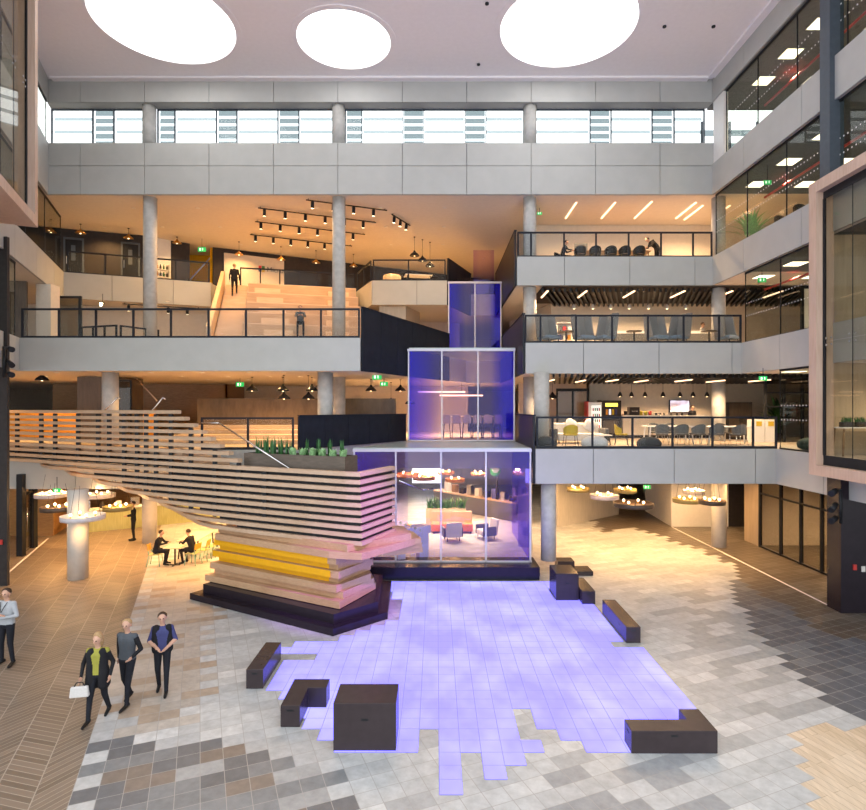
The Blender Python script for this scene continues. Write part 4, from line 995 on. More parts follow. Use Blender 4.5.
# dark slatted ceilings
for nm, z, y0, y1, lb in (('slat_ceiling', 11.20, 25.6, 29.3, 'dark slatted ceiling over the wing chairs on level two'), ('slat_ceiling', 7.25, 23.2, 29.3, 'dark slatted ceiling over the lounge on level one')):
    m = MB(); x = 4.7
    while x < 18:
        m.hexa([(x, y0, z+.02), (x+.09, y0, z+.02), (x+.09+1.3, y1, z+.02), (x+1.3, y1, z+.02)], [(x, y0, z+.17), (x+.09, y0, z+.17), (x+.09+1.3, y1, z+.17), (x+1.3, y1, z+.17)]); x += .25
    tag(m.build(nm, 'black'), lb, 'slatted ceiling')
    m = MB(); m.box(4.7, 19, y0-.3, 29.4, z+.19, z+.2); struct('ceiling_dark_sheet', m, 'char')  # dark sheet added above the slats to darken the gaps
# square office panels in the glazed wing
def panel(x, y, z, label):
    t = thing('panel_light', label, 'ceiling light', (x, y, z), 0, 'square ceiling lights in the right wing')
    m = MB(); m.box(-.3, .3, -.3, .3, -.02, -.006); m.build('diffuser', 'square', t)
    m = MB(); m.box(-.34, .34, -.34, .34, -.005, 0); m.build('frame', 'white', t)
k = 0
for z, nm, ys in ((19.48, 'topmost storey', (23.6, 21.8, 20.1, 18.6)), (15.43, 'third level', (24.1, 21.9, 19.8)), (11.44, 'second level', (23.6, 21.5, 19.6)), (7.42, 'first level', (21.6, 19.6))):
    for i, y in enumerate(ys):
        for j, x in enumerate((13.45, 15.5)):
            panel(x, y, z-.008, 'square ceiling light in right wing, %s, %s from facade, %s row' % (nm, ORD[i], 'glass side' if j == 0 else 'inner'))
    spot((14.2, ys[0]-.6, z-.15), 120, (1, .84, .62), 150, .2); spot((14.6, ys[-1], z-.15), 100, (1, .84, .62), 150, .2)
spot((13.9, 15.5, 12.4), 120, (1, .84, .62), 150, .2); spot((13.7, 16.2, 7.35), 90, (1, .84, .62), 150, .2)
# service pipes in the wing ceilings
for z in (19.2, 15.2, 11.2):
    for j, x in enumerate((14.3, 16.6)):
        m = MB(); m.tube((x, 10, z), (x, 25, z), .05, None, 8)
        tag(m.build('ceiling_pipe', 'red' if j == 0 else 'slate'), '%s ceiling pipe in the right wing, %s storey' % ('dark red' if j == 0 else 'dark grey', {19.2: 'top', 15.2: 'third', 11.2: 'second'}[z]), 'pipe', 'ceiling pipes')

# pendants
def pendant(loc, zc, label, group, shade, prof, power, bulb=True, first=None, col=SOFT):
    if first is not None and abs((first['_h'])-(zc-loc[2])) < .01:
        o = dup(first, loc, 0, label, group)
    else:
        o = thing('pendant_lamp', label, 'pendant lamp', loc, 0, group); o['_h'] = zc-loc[2]
        m = MB(); m.lathe(prof, (0, 0, 0), 20); m.build('shade', shade, o)
        m = MB(); m.tube((0, 0, prof[-1][1]), (0, 0, zc-loc[2]-.03), .008, None, 6); m.build('cord', 'black', o)
        m = MB(); m.cyl(0, 0, zc-loc[2]-.03, zc-loc[2]-.001, .05, None, 12); m.build('ceiling_rose', 'black', o)
        if bulb: m = MB(); m.ell((0, 0, .03), (.05, .05, .05), 10, 8); m.build('bulb', 'bulb', o)
    if power: spot((loc[0], loc[1], loc[2]-.05), power, col, 140, .06)
    return o
DOME = [(.26, .0), (.27, .02), (.2, .12), (.09, .2), (.05, .26), (.03, .3)]
CONE = [(.24, 0), (.25, .015), (.16, .09), (.06, .17), (.03, .24)]
BELL = [(.11, 0), (.115, .02), (.09, .12), (.05, .2), (.02, .24)]
f = None
for i, px in enumerate((620, 631.5, 645, 663, 680, 693, 707)):
    o = pendant((XA(px, 28.6), 28.6, 6.62), 7.42, 'small dark bell pendant above the lounge counter, %s from the left' % ORD[i], 'bell pendants above the lounge counter', 'char', BELL, 28, True, f); f = f or o
f = None
for i, px in enumerate((573.9, 592.8, 610.8, 629.3, 648.5, 667, 686)):
    o = pendant((XA(px, 28.6), 28.6, 10.98), 11.44, 'small white pendant above the level two counter, %s from the left' % ORD[i], 'white pendants on level two', 'white', BELL, 28, True, f); f = f or o
f = None
for i, (px, py, Y) in enumerate(((51, 232.5, 28.6), (80.5, 233.5, 29.3), (128.5, 238.5, 30), (177, 243.5, 31.5), (239, 255, 32.4), (281, 260, 33.4), (316, 263, 34.2), (353.5, 266.5, 35))):
    w = P(px, py, Y); o = pendant((w.x, w.y, w.z), 15.43, 'amber metal cone pendant on level three, %s from the left' % ORD[i], 'amber cone pendants on level three', 'brass', CONE, 45, True, f, WARM)
f = None
for i, (px, py) in enumerate(((414.5, 256), (422.5, 261), (430, 266.5))):
    w = P(px, py, 31.5+.5*i); o = pendant((w.x, w.y, w.z), 15.43, 'white rimmed black pendant above the middle landing, %s from the left' % ORD[i], 'pendants above the middle landing', 'black', DOME, 40, True)
for i, (px, py, Y) in enumerate(((42, 380.5, 24.5), (552.5, 398.5, 27), (252, 391, 25.5), (283, 391, 25.5), (284, 399, 24), (312, 391, 25.5), (308.5, 399, 24.2), (371, 391, 27.5), (400.5, 391, 27.6), (391, 403.5, 30.5), (410, 404, 30))):
    w = P(px, py, Y)
    pendant((w.x, w.y, w.z), 7.42, 'black dome pendant on level one, ' + ['by the orange wall at far left', 'left of the yellow chairs', 'above the left end of the walnut wall', 'above the middle of the walnut wall, higher one', 'above the middle of the walnut wall, lower one', 'left of the front column, higher one', 'left of the front column, lower one', 'right of the paired columns', 'left of the middle glass box', 'small distant one against the pale wall', 'small distant one behind the glass edge'][i], 'black dome pendants on level one', 'black', DOME, 30)
# track lights on the level three ceiling
def track(a, b, n, label, zt=15.435):
    a = Vector(a); b = Vector(b); d = b-a; L = d.length
    t = thing('track_light', label, 'track light', (a.x, a.y, zt), math.atan2(d.y, d.x), 'black ceiling light tracks')
    m = MB(); m.box(0, L, -.03, .03, -.10, -.06); m.build('track', 'black', t)
    for x in (.1, L-.1): m = MB(); m.tube((x, 0, -.06), (x, 0, -.001), .015, None, 6); m.build('hanger', 'black', t)
    for i in range(n):
        x = L*(i+.3)/n; m = MB(); m.tube((x, 0, -.42), (x, -.03, -.13), .075, None, 12); m.tube((x, 0, -.14), (x, 0, -.1), .02, None, 6); h = m.build('spot_head', 'black', t)
        m = MB(); m.tube((x, .003, -.428), (x, .002, -.423), .06, None, 12); m.build('lens', 'lamp', h)
def onc(px, py, z=15.33): Y = F*(z-CH)/(VY-py); return (XA(px, Y), Y)
for a, b, n, lb in (((306, 200.5), (387, 211), 4, 'front track, right of the column'), ((258, 208.5), (376, 223), 6, 'second track from the front'), ((255, 222), (365, 235), 6, 'third track from the front'), ((250, 235), (352, 246.5), 6, 'rearmost track'), ((392, 215), (410, 226), 3, 'short track at the right')):
    track(onc(*a), onc(*b), n, 'black ceiling track with spot heads over the bleachers, '+lb)
track((-16.0, 29.35), (-12.6, 30.75), 4, 'black ceiling track with spot heads under the far left level three balcony', 11.444)
# bright spot lamp under the left level three balcony and a short track
t = thing('spot_lamp', 'bright glaring spot lamp hanging under the far left level three balcony', 'spot lamp', P(101, 304.5, 27.0))
m = MB(); m.tube((0, .02, .02), (0, .25, .12), .07, .05, 14); m.build('housing', 'black', t)
m = MB(); m.ell((0, 0, .01), (.075, .03, .075), 12, 8); m.build('lens', emis('glare_lens', (1, .8, .5), 60), t)
m = MB(); m.tube((0, .14, .1), (0, .14, 11.44-t.location.z), .015, None, 6); m.build('stem', 'black', t)
spot(t.location+Vector((0, -.15, 0)), 60, SOFT, 120, .08)
# exit signs
def exit_sign(px, py, Y, w, label, zc):
    w *= .72
    p = P(px, py, Y); t = thing('exit_sign', label, 'exit sign', p, 0, 'green exit signs')
    m = MB(); m.box(-w/2, w/2, -.02, .02, -w*.28, w*.28); m.build('panel', 'exit', t)
    m = MB(); m.box(-w*.32, -w*.12, -.024, -.021, -w*.16, w*.16); m.build('pictogram_door', 'exitw', t); m = MB(); m.lathe([(w*.02, -w*.16), (w*.05, -w*.15), (w*.055, w*.05), (w*.05, w*.15), (w*.02, w*.17)], (w*.12, -.05, 0), 8); m.build('pictogram_figure', 'exitw', t)
    m = MB(); m.tube((0, 0, w*.28), (0, 0, zc-p.z), .012, None, 6); m.build('hanger', 'black', t)
for a in ((377, 377, 24.5, .55, 'green exit sign hanging right of the paired columns on level one', 7.42), (384, 384, 26.5, .5, 'green exit sign left of the middle glass box, lower of two', 7.42), (240, 384.5, 26.5, .5, 'green exit sign above the left end of the walnut wall', 7.42), (763, 378.5, 19.9, .38, 'green exit sign inside the right wing on level one', 7.42), (762, 280, 22.5, .45, 'green exit sign inside the right wing on level two', 11.43), (767.5, 182.5, 22.2, .4, 'green exit sign inside the right wing on level three', 15.42), (202, 249.5, 31.8, .6, 'green exit sign by the yellow stair recess on level three', 15.42), (647, 487, 24, .4, 'green exit sign under the right balcony on the ground floor', 3.34), (57, 490.5, 22.5, .4, 'green exit sign above the rustic plank wall on the ground floor', 3.34), (539.5, 213.5, 27, .3, 'small green exit sign on the level three ceiling at right', 15.43)): exit_sign(*a)
# cameras/speakers on the steel column and pier
def cluster(x, y, zs, label, mirror):
    t = thing('mounted_speaker_cluster', label, 'speakers', (x, y, zs[0]), 0)
    m = MB(); m.tube((0, 0, -.1), (0, 0, zs[-1]-zs[0]+.1), .05, None, 8); m.build('bracket', 'black', t)
    for i, z in enumerate(zs):
        m = MB(); sx = mirror; zz = z-zs[0]; m.tube((sx*.1, .05, zz+.05), (sx*.36, -.12, zz-.1 if i % 2 else zz-.02), .075, .095, 14); m.build('speaker', 'black', t); continue
        m.hexa([(mirror*.05, -.12, z-zs[0]-.11), (mirror*.38, -.18, z-zs[0]-.2), (mirror*.38, .1, z-zs[0]-.2), (mirror*.05, .1, z-zs[0]-.11)], [(mirror*.05, -.12, z-zs[0]+.13), (mirror*.38, -.18, z-zs[0]+.03), (mirror*.38, .1, z-zs[0]+.03), (mirror*.05, .1, z-zs[0]+.13)]); m.build('speaker', 'black', t)
cluster(-14.5, 19.3, [7.15, 7.55, 8.0], 'three black speakers stacked on the slate column at far left', 1)
cluster(11.85, 16.85, [2.75, 3.15, 3.55], 'black speakers stacked on the edge of the dark pier at right', -1)
m = MB(); m.box(-.05, .05, -.03, 0, -.08, .08); tag(m.build('mounted_call_point', 'red', None, (12.3, 16.899, 1.35)), 'small red call point on the dark pier at right', 'call point')
m = MB(); m.box(-.05, .05, -.03, 0, -.08, .08); tag(m.build('mounted_switch', 'white', None, (12.55, 16.899, 1.3)), 'small white switch plate beside the red call point', 'switch')
m = MB(); m.box(-.05, .05, -.03, 0, -.08, .08); tag(m.build('mounted_call_point', 'red', None, (-14.7, 19.44, 1.5)), 'small red call point on the slate column at far left', 'call point')

# ------------------------------------------------------------------ furniture kinds
def wing_chair(label, loc, rz):
    t = thing('wing_chair', label, 'chair', loc, rz, 'grey high-backed wing chairs')
    m = MB(); m.hexa([(-.35, -.3, .3), (.35, -.3, .3), (.33, .32, .3), (-.33, .32, .3)], [(-.36, -.32, .46), (.36, -.32, .46), (.34, .34, .44), (-.34, .34, .44)]); m.build('seat', 'bluegrey', t, bevel=.04)
    m = MB(); m.hexa([(-.36, .28, .32), (.36, .28, .32), (.36, .38, .32), (-.36, .38, .32)], [(-.36, .42, 1.42), (.36, .42, 1.42), (.34, .50, 1.42), (-.34, .50, 1.42)]); m.build('backrest', 'lgrey2', t, bevel=.03)
    for s in (-1, 1):
        m = MB(); m.hexa([(s*.36, -.15, .4), (s*.41, -.15, .4), (s*.41, .34, .4), (s*.36, .34, .4)], [(s*.40, .08, 1.36), (s*.44, .08, 1.36), (s*.41, .46, 1.4), (s*.37, .46, 1.4)]); m.build('wing', 'lgrey2', t, bevel=.02)
    for x, y in ((-.28, -.25), (.28, -.25), (-.26, .26), (.26, .26)): m = MB(); m.tube((x*1.2, y*1.2, 0.003), (x, y, .3), .018, None, 6); m.build('leg', 'char', t)
    return t
M['bluegrey'] = plain('blue_grey_fabric', (.20, .25, .31), .9, 0, .06, 20); M['lgrey2'] = plain('grey_wool', (.21, .20, .19), .9, 0, .06, 20)
f = None
for i, (px, rz) in enumerate(((549, .6), (585, .5), (604, -1.2), (658, .4), (677, -1.2), (728, .5))):
    L_ = (XA(px, 24.3), 24.3, Z2); lb = 'grey high-backed wing chair behind the level two railing, %s from the left' % ORD[i]
    f0 = wing_chair(lb, L_, rz) if f is None else dup(f, L_, rz, lb); f = f or f0
def shell_chair(name, label, loc, rz, fab, group, leg='char', z=.44, first=None):
    if first is not None: return dup(first, loc, rz, label, group)
    t = thing(name, label, 'chair', loc, rz, group)
    m = MB(); m.hexa([(-.22, -.23, z-.03), (.22, -.23, z-.03), (.22, .2, z-.03), (-.22, .2, z-.03)], [(-.25, -.25, z+.03), (.25, -.25, z+.03), (.24, .22, z+.02), (-.24, .22, z+.02)]); m.build('seat', fab, t, bevel=.02)
    m = MB()
    for i in range(7):
        a0, a1 = math.radians(-10+200*i/7), math.radians(-10+200*(i+1)/7)
        q = []
        for a in (a0, a1): q.append((.27*math.cos(a), .22*math.sin(a)+.02))
        hh = lambda a: z+.22+.18*max(0, math.sin(a))
        m.hexa([(*q[0], z+.03), (*q[1], z+.03), (q[1][0]*.9, q[1][1]*.9, z+.03), (q[0][0]*.9, q[0][1]*.9, z+.03)], [(q[0][0]*1.08, q[0][1]*1.1, hh(a0)), (q[1][0]*1.08, q[1][1]*1.1, hh(a1)), (q[1][0]*.98, q[1][1]*1.0, hh(a1)), (q[0][0]*.98, q[0][1]*1.0, hh(a0))])
    m.build('backrest', fab, t)
    for x, y in ((-.2, -.2), (.2, -.2), (-.2, .18), (.2, .18)): m = MB(); m.tube((x*1.25, y*1.3, .003), (x, y, z-.03), .012, None, 6); m.build('leg', leg, t)
    return t
def table(name, label, loc, rz, w, d, h, top, leg, group=None, trestle=False, cat='table'):
    t = thing(name, label, cat, loc, rz, group)
    m = MB(); m.box(-w/2, w/2, -d/2, d/2, h-.035, h); m.build('tabletop', top, t, bevel=.006)
    for x in (-1, 1):
        for y in (-1, 1):
            m = MB(); m.tube((x*(w/2-.06), y*(d/2-.06), .003), (x*(w/2-.12), y*(d/2-.1), h-.036), .028, None, 8); m.build('leg', leg, t)
    return t
# level one lounge
y0 = shell_chair('tub_chair', 'mustard yellow chair at the left, its back to the railing', (XA(570.5, 22.2), 22.2, Z1), math.pi, 'mustard', 'mustard yellow chairs')
dup(y0, (XA(621, 22.5), 22.5, Z1), 1.3, 'mustard yellow chair in front of the vending machine', 'mustard yellow chairs')
M['sofawhite'] = plain('white_sofa_fabric', (.62, .60, .57), .9, 0, .05, 15)
t = thing('sofa', 'white sofa with pointed cushions behind the left yellow chair', 'sofa', (XA(579, 24), 24, Z1))
m = MB(); m.box(-.95, .95, -.4, .4, .12, .42); m.build('seat', 'sofawhite', t, bevel=.05)
m = MB(); m.box(-.95, .95, .405, .62, .12, .84); m.build('backrest', 'sofawhite', t, bevel=.06)
for s in (-1, 1): m = MB(); m.box(s*1.05-.09, s*1.05+.09, -.4, .62, .12, .62); m.build('arm', 'grey', t, bevel=.04)
for s in (-1, 1):
    for y in (-.3, .5): m = MB(); m.tube((s*.9, y, .003), (s*.9, y, .12), .025, None, 6); m.build('leg', 'char', t)
def cushion(label, loc, rz, mat, s=.26):
    m = MB(); m.ell((0, 0, 0), (s, .1, s), 16, 10, 0, lambda p: Vector((math.copysign(abs(p.x/s)**.6*s, p.x) if p.x else 0, p.y, math.copysign(abs(p.z/s)**.6*s, p.z) if p.z else 0)))
    o = m.build('cushion', mat, None, loc, rz); o.rotation_euler = (-.3, .5, rz); return tag(o, label, 'cushion', 'sofa cushions')
cushion('white pointed cushion at the left of the white sofa', (XA(571, 24.1), 24.12, Z1+.76), .1, 'sofawhite'); cushion('white cushion at the right of the white sofa', (XA(590, 24.1), 24.1, Z1+.74), -.2, 'lgrey')
def beanbag(name, label, px, Y, r, mat, squash=.62):
    def fn(p):
        k = 1+.18*(p.z/(r*squash) < 0)*(1) ; return Vector((p.x*(1+.12*max(0, -p.z/r)), p.y, p.z*(1 if p.z > -r*.3 else .6)))
    m = MB(); m.ell((0, 0, r*squash*.62), (r, r*.9, r*squash), 22, 14, 0, fn); zmin = min(v.co.z for v in m.bm.verts)
    for v in m.bm.verts: v.co.z -= zmin-.003
    return tag(m.build(name, mat, None, (XA(px, Y), Y, Z1)), label, 'beanbag', 'beanbags behind the level one railing')
beanbag('beanbag', 'dark grey beanbag beside the round column, level one', 546, 21.45, .42, 'dgrey'); beanbag('beanbag', 'pale beanbag between the two yellow chairs', 594.5, 21.35, .50, 'lgrey', .55)
beanbag('beanbag', 'dark grey rugby-ball shaped beanbag in the middle of the railing', 649, 21.4, .45, 'dgrey', .55)
m = MB(); m.lathe([(.25, .003), (.4, .08), (.44, .2), (.4, .32), (.25, .4), (.02, .42)], (0, 0, 0), 24); M['knit'] = plain('green_knit', (.045, .07, .06), .95, 0, .4, 14)
tag(m.build('pouffe', 'knit', None, (13.05, 20.0, Z1)), 'dark green knitted pouffe behind the wing glass by the timber box', 'pouffe')
# fridge, vending machine, counter, television
t = thing('drinks_fridge', 'glass-fronted red drinks fridge with lit shelves', 'fridge', (XA(595, 27.6), 27.6, Z1))
m = MB(); m.box(-.32, .32, 0, .6, .003, 1.75); m.build('cabinet', 'tableWhite', t); m = MB(); m.box(-.36, -.322, -.02, .6, .003, 1.8); m.build('side_panel', 'red', t)
m = MB(); m.box(-.16, .28, -.02, -.002, .15, 1.6); m.build('lit_door', emis('fridge_glow', (.8, .85, .8), .8), t)
for k in range(5):
    for j, c in enumerate(('red', 'leaf', 'char', 'red')):
        m = MB(); m.cyl(-.1+.1*j, -.05, .25+.27*k, .40+.27*k, .03, None, 8); m.build('bottle', c, t)
t = thing('vending_machine', 'dark vending machine with yellow lit header', 'vending machine', (XA(611.5, 28.2), 28.2, Z1))
m = MB(); m.box(-.52, .48, 0, .7, .003, 1.85); m.build('cabinet', 'char', t)
m = MB(); m.box(-.3, .3, -.02, -.002, 1.55, 1.72); m.build('lit_header', emis('vend_header', (1, .75, .12), 1.6), t)
for j in range(4): m = MB(); m.box(-.28+.15*j, -.18+.15*j, -.02, -.002, 1.15, 1.42); m.build('product_window', ['orange', 'screen', 'mustard', 'bluetop'][j], t)
m = MB(); m.box(-.4, .3, -.02, -.002, .25, .85); m.build('delivery_hatch', 'darkwood', t)
t = thing('counter', 'long cream counter along the back of the lounge', 'counter', (XA(623, 28.2), 28.2, Z1))
m = MB(); m.box(0, 4.9, .02, .65, .15, 1.06); m.build('front', 'cream', t); m = MB(); m.box(-.02, 4.92, 0, .68, 1.061, 1.12); m.build('worktop', 'white', t); m = MB(); m.box(.05, 4.85, .08, .6, .003, .149); m.build('kick_plate', 'char', t)
cz = Z1+1.122
def small(name, label, cat, px, Y, z, prof, mat, group=None):
    m = MB(); m.lathe(prof, (0, 0, 0), 12); return tag(m.build(name, mat, None, (XA(px, Y), Y, z)), label, cat, group)
t = thing('coffee_machine', 'dark coffee machine on the lounge counter', 'coffee machine', (XA(633.5, 28.5), 28.5, cz)); m = MB(); m.box(-.25, .25, -.15, .2, 0, .4); m.build('body', 'char', t); m = MB(); m.box(-.15, .15, -.19, -.152, .18, .22); m.build('spout', 'steel', t)
for i, px in enumerate((625.5, 641.2, 645.8, 650)): small('jar', 'colourful tub on the lounge counter, %s from the left' % ORD[i], 'tub', px, 28.45, cz, [(.07, 0), (.09, .2), (.02, .21)], ['char', 'mustard', 'olive', 'red'][i], 'tubs on the lounge counter')
for i, px in enumerate((656, 660, 664, 671, 677, 682)): small('cup', 'small dark cup on the lounge counter, %s from the left' % ORD[i], 'cup', px, 28.4, cz, [(.04, 0), (.055, .11), (.02, .11)], 'char', 'cups on the lounge counter')
t = thing('wall_mounted_television', 'lit television on the cream wall above the lounge counter', 'television', (XA(679.5, 29.4), 29.4, CH+.14))
m = MB(); m.box(-.52, .52, -.03, .07, -.32, .32); m.build('bezel', 'black', t); m = MB(); m.box(-.48, .48, -.04, -.031, -.29, .29)
sc, nt, b = newmat('tv_scene'); n = noise(nt, objco(nt), 4, 3); cc = ramp(nt, n, (.30, .10, .10), (.75, .72, .95), .4, .55); nt.links.new(cc, b.inputs['Emission Color']); b.inputs['Emission Strength'].default_value = 1.1; m.build('screen', sc, t)
tb = table('long_table', 'long white table in the lounge, left one', (XA(668, 23.6), 23.6, Z1), 0, 1.9, .8, .74, 'tableWhite', 'tableWhite', 'white lounge tables')
dup(tb, (XA(727, 23.3), 23.3, Z1), 0, 'long white table in the lounge, right one by the wing glass')
c0 = None
for i, (px, Y, rz) in enumerate(((655, 24.5, 0), (672, 24.55, .1), (662, 22.8, 2.8), (681, 22.8, math.pi), (698, 22.85, 3.3), (716.5, 22.5, 3.0), (738.5, 22.5, 3.25), (722, 24.3, 0))):
    lb = 'grey felt tub chair at the white lounge tables, ' + ['behind the left table, left', 'behind the left table, right', 'front left of the left table', 'front right of the left table', 'between the two tables', 'front left of the right table', 'front right of the right table', 'behind the right table'][i]
    o = shell_chair('felt_chair', lb, (XA(px, Y), Y, Z1), rz, 'grey', 'grey felt chairs in the lounge', 'steel', .44, c0); c0 = c0 or o
table('side_table', 'low dark side table beside the pale beanbag', (XA(603, 23.0), 23.0, Z1), 0, .6, .5, .4, 'white', 'char', None)
t = thing('kitchen_cabinet', 'tall dark cabinet at the right end of the lounge', 'cabinet', (XA(740.5, 27), 27, Z1)); m = MB(); m.box(-.55, .55, 0, .6, .003, 1.75); m.build('carcass', 'char', t)
for s in (-1, 1): m = MB(); m.box(s*.27-.26, s*.27+.26, -.02, -.002, .1, 1.7); d_ = m.build('door', 'darkwood', t); m = MB(); m.box(s*.06-.01, s*.06+.01, -.04, -.021, .8, 1.0); m.build('handle', 'steel', d_)
f = None
for i, px in enumerate((759, 771)):
    lb = 'white recycling bin cabinet by the wing corner, %s one' % ('left' if i == 0 else 'right')
    if f is None:
        t = thing('recycling_bin', lb, 'bin', (XA(px, 24.6), 24.6, Z1), 0, 'recycling bins'); f = t
        m = MB(); m.box(-.24, .24, 0, .5, .003, .98); m.build('body', 'white', t); m = MB(); m.box(-.12, .12, -.01, -.002, .7, .9); m.build('yellow_label', 'mustard', t)
    else: dup(f, (XA(px, 24.6), 24.6, Z1), 0, lb)
def bush(name, label, loc, r, h, n, mat, pot=None, cat='plant', group=None):
    o = thing(name, label, cat, loc, 0, group); m = MB()
    for i in range(n):
        a = R.uniform(0, 6.28); rr = r*math.sqrt(R.random())*.5; blade(m, (rr*math.cos(a), rr*math.sin(a), (.32 if pot else 0)+R.uniform(0, h*.5)), h*R.uniform(.35, .7), .05*h, R.uniform(.3, 1.4), a)
    m.build('leaves', mat, o)
    m = MB(); m.lathe([(r*.25, .003), (r*.4, .34), (r*.38, .36), (.02, .33)], (0, 0, 0), 16) if pot else m.cyl(0, 0, 0.003, .05, .05)
    m.build('pot', pot or 'char', o); return o
bush('potted_plant', 'leafy plant standing behind the recycling bins', (15.35, 25.75, Z1+.003), .42, 1.7, 60, 'leaf', 'char')
bush('potted_plant', 'yellow-green plant behind the wing glass on level three', (13.1, 23.9, Z3+.003), .6, 1.3, 50, 'leaf2', 'char')
# black glazed screen on level one
t = thing('glazed_screen', 'black framed glass screen with sliding door left of the fridge', 'screen', (XA(557, 28.6), 28.6, Z1))
m = MB()
for x in (0, .78, 1.52): m.box(x-.04, x+.04, -.04, .04, .003, 2.3)
m.box(-.04, 1.56, -.04, .04, 2.301, 2.45); m.build('frame', 'black', t)
for x in (.05, .83): m = MB(); m.box(x, x+.68, -.01, .01, .05, 2.29); m.build('pane', 'dark_glass', t)
# level two, right: reception counter, low tables, kiosk
t = thing('counter', 'long white topped counter behind the wing chairs', 'counter', (XA(615, 27.6), 27.6, Z2)); m = MB(); m.box(0, 4.6, .02, .7, .003, 1.0); m.build('front', 'grey', t); m = MB(); m.box(-.02, 4.62, 0, .72, 1.001, 1.12); m.build('worktop', 'tableWhite', t)
f = None
for i, px in enumerate((566, 634, 709)):
    lb = 'small dark round table between wing chairs, %s from the left' % ORD[i]
    if f is None:
        t = thing('round_table', lb, 'table', (XA(px, 24.2), 24.2, Z2), 0, 'small round tables on level two'); f = t
        m = MB(); m.cyl(0, 0, .62, .65, .32, None, 24); m.build('tabletop', 'darkwood', t); m = MB(); m.cyl(0, 0, .02, .62, .03, None, 10); m.build('stem', 'black', t); m = MB(); m.cyl(0, 0, .003, .02, .22, None, 20); m.build('base', 'black', t)
    else: dup(f, (XA(px, 24.2), 24.2, Z2), 0, lb)
t = thing('display_shelf', 'small shelf stand with coloured boxes behind the first wing chair', 'shelf', (XA(564, 26.6), 26.6, Z2)); m = MB(); m.box(-.35, .35, 0, .03, .003, 1.35)
for z in (.1, .5, .9, 1.3): m.box(-.35, .35, -.3, -.001, z, z+.03)
m.build('frame', 'white', t)
for i in range(9): m = MB(); m.box(-.3+.21*(i % 3), -.16+.21*(i % 3), -.25, -.05, .131+.4*(i//3), .37+.4*(i//3)); tag(m.build('storage_box', ['red', 'white', 'char', 'bluetop', 'white', 'orange', 'grey', 'red', 'white'][i], None, (XA(564, 26.6), 26.6, Z2)), '%s box on the small shelf stand, %s shelf, %s' % (['red', 'white', 'black', 'blue', 'white', 'orange', 'grey', 'red', 'white'][i], ['bottom', 'middle', 'top'][i//3], ['left', 'centre', 'right'][i % 3]), 'box', 'boxes on the shelf stand')
t = thing('coffee_machine', 'black coffee machine on the left of the level two counter', 'coffee machine', (XA(571, 27.9), 27.9, Z2)); m = MB(); m.box(-.3, .3, -.2, .25, .003, 1.0); m.build('stand', 'white', t); m = MB(); m.box(-.28, .28, -.18, .2, 1.001, 1.5); m.build('body', 'black', t)
# level three, right: long table and chairs
table('long_table', 'long wooden table on level three right with black chairs', (8.5, 27.8, Z3), 0, 3.5, .9, .86, 'midwood', 'midwood')
f = None
for i, px in enumerate((580, 595, 610.5, 624.5, 639)):
    lb = 'black chair at the long level three table, %s from the left' % ORD[i]
    o = shell_chair('black_chair', lb, (XA(px, 26.9), 26.9, Z3), math.pi, 'black', 'black chairs at the long table', 'mustard', .5, f); f = f or o
t = thing('laptop_screen', 'pale monitor standing on the long level three table', 'monitor', (XA(581, 27.8), 27.8, Z3+.862)); m = MB(); m.box(-.32, .32, -.02, .02, .06, .46); m.build('screen', 'grey', t); m = MB(); m.box(-.1, .1, -.08, .08, 0, .015); m.box(-.02, .02, .021, .03, .0151, .2); m.build('stand', 'steel', t)
# wing furniture
f = None
for i, (y, z, nm) in enumerate(((22.6, Z3, 'level three'), (21.4, Z3, 'level three nearer'), (20.0, Z3, 'level three nearest'), (19.2, Z1, 'level one'))):
    lb = 'black mesh office chair behind the wing glass, %s' % nm
    o = shell_chair('office_chair', lb, (13.6, y, z), 1.6+.3*i, 'black', 'office chairs in the right wing', 'black', .5, f); f = f or o
    if z == Z3: table('desk', 'dark desk behind the wing glass on %s' % nm, (14.6, y, z), 1.57, 1.1, .7, .74, 'darkwood', 'black', 'desks in the right wing')
t = bpy.data.objects.new('door_8', None); COL.objects.link(t); t['kind'] = 'structure'; t.location = (15.6, 24.5, Z2+.002)
m = MB()
for x in (0, 1.2, 2.4, 3.6): m.box(x-.06, x+.06, -.05, .05, 0, 2.5)
m.box(-.06, 3.66, -.05, .05, 2.501, 2.62); m.build('door_frame', 'black', t)
for i, x in enumerate((.07, 1.27, 2.47)): m = MB(); m.box(x, x+1.06, -.02, .02, .01, 2.49); m.build('door_leaf' if i == 1 else 'pane', 'white', t)
t = bpy.data.objects.new('window_40', None); COL.objects.link(t); t['kind'] = 'structure'; t.location = (14.2, 24.8, Z1+.002)
m = MB()
for x in (0, .8, 1.6, 2.4, 3.2, 4.2): m.box(x-.05, x+.05, -.05, .05, 0, 2.8)
m.box(-.05, 4.25, -.05, .05, 1.5, 1.56); m.box(-.05, 4.25, -.05, .05, 2.1, 2.16); m.build('window_frame', 'black', t)
m = MB(); m.box(0, 4.2, -.01, .01, 0, 2.8); m.build('pane', 'dark_glass', t)
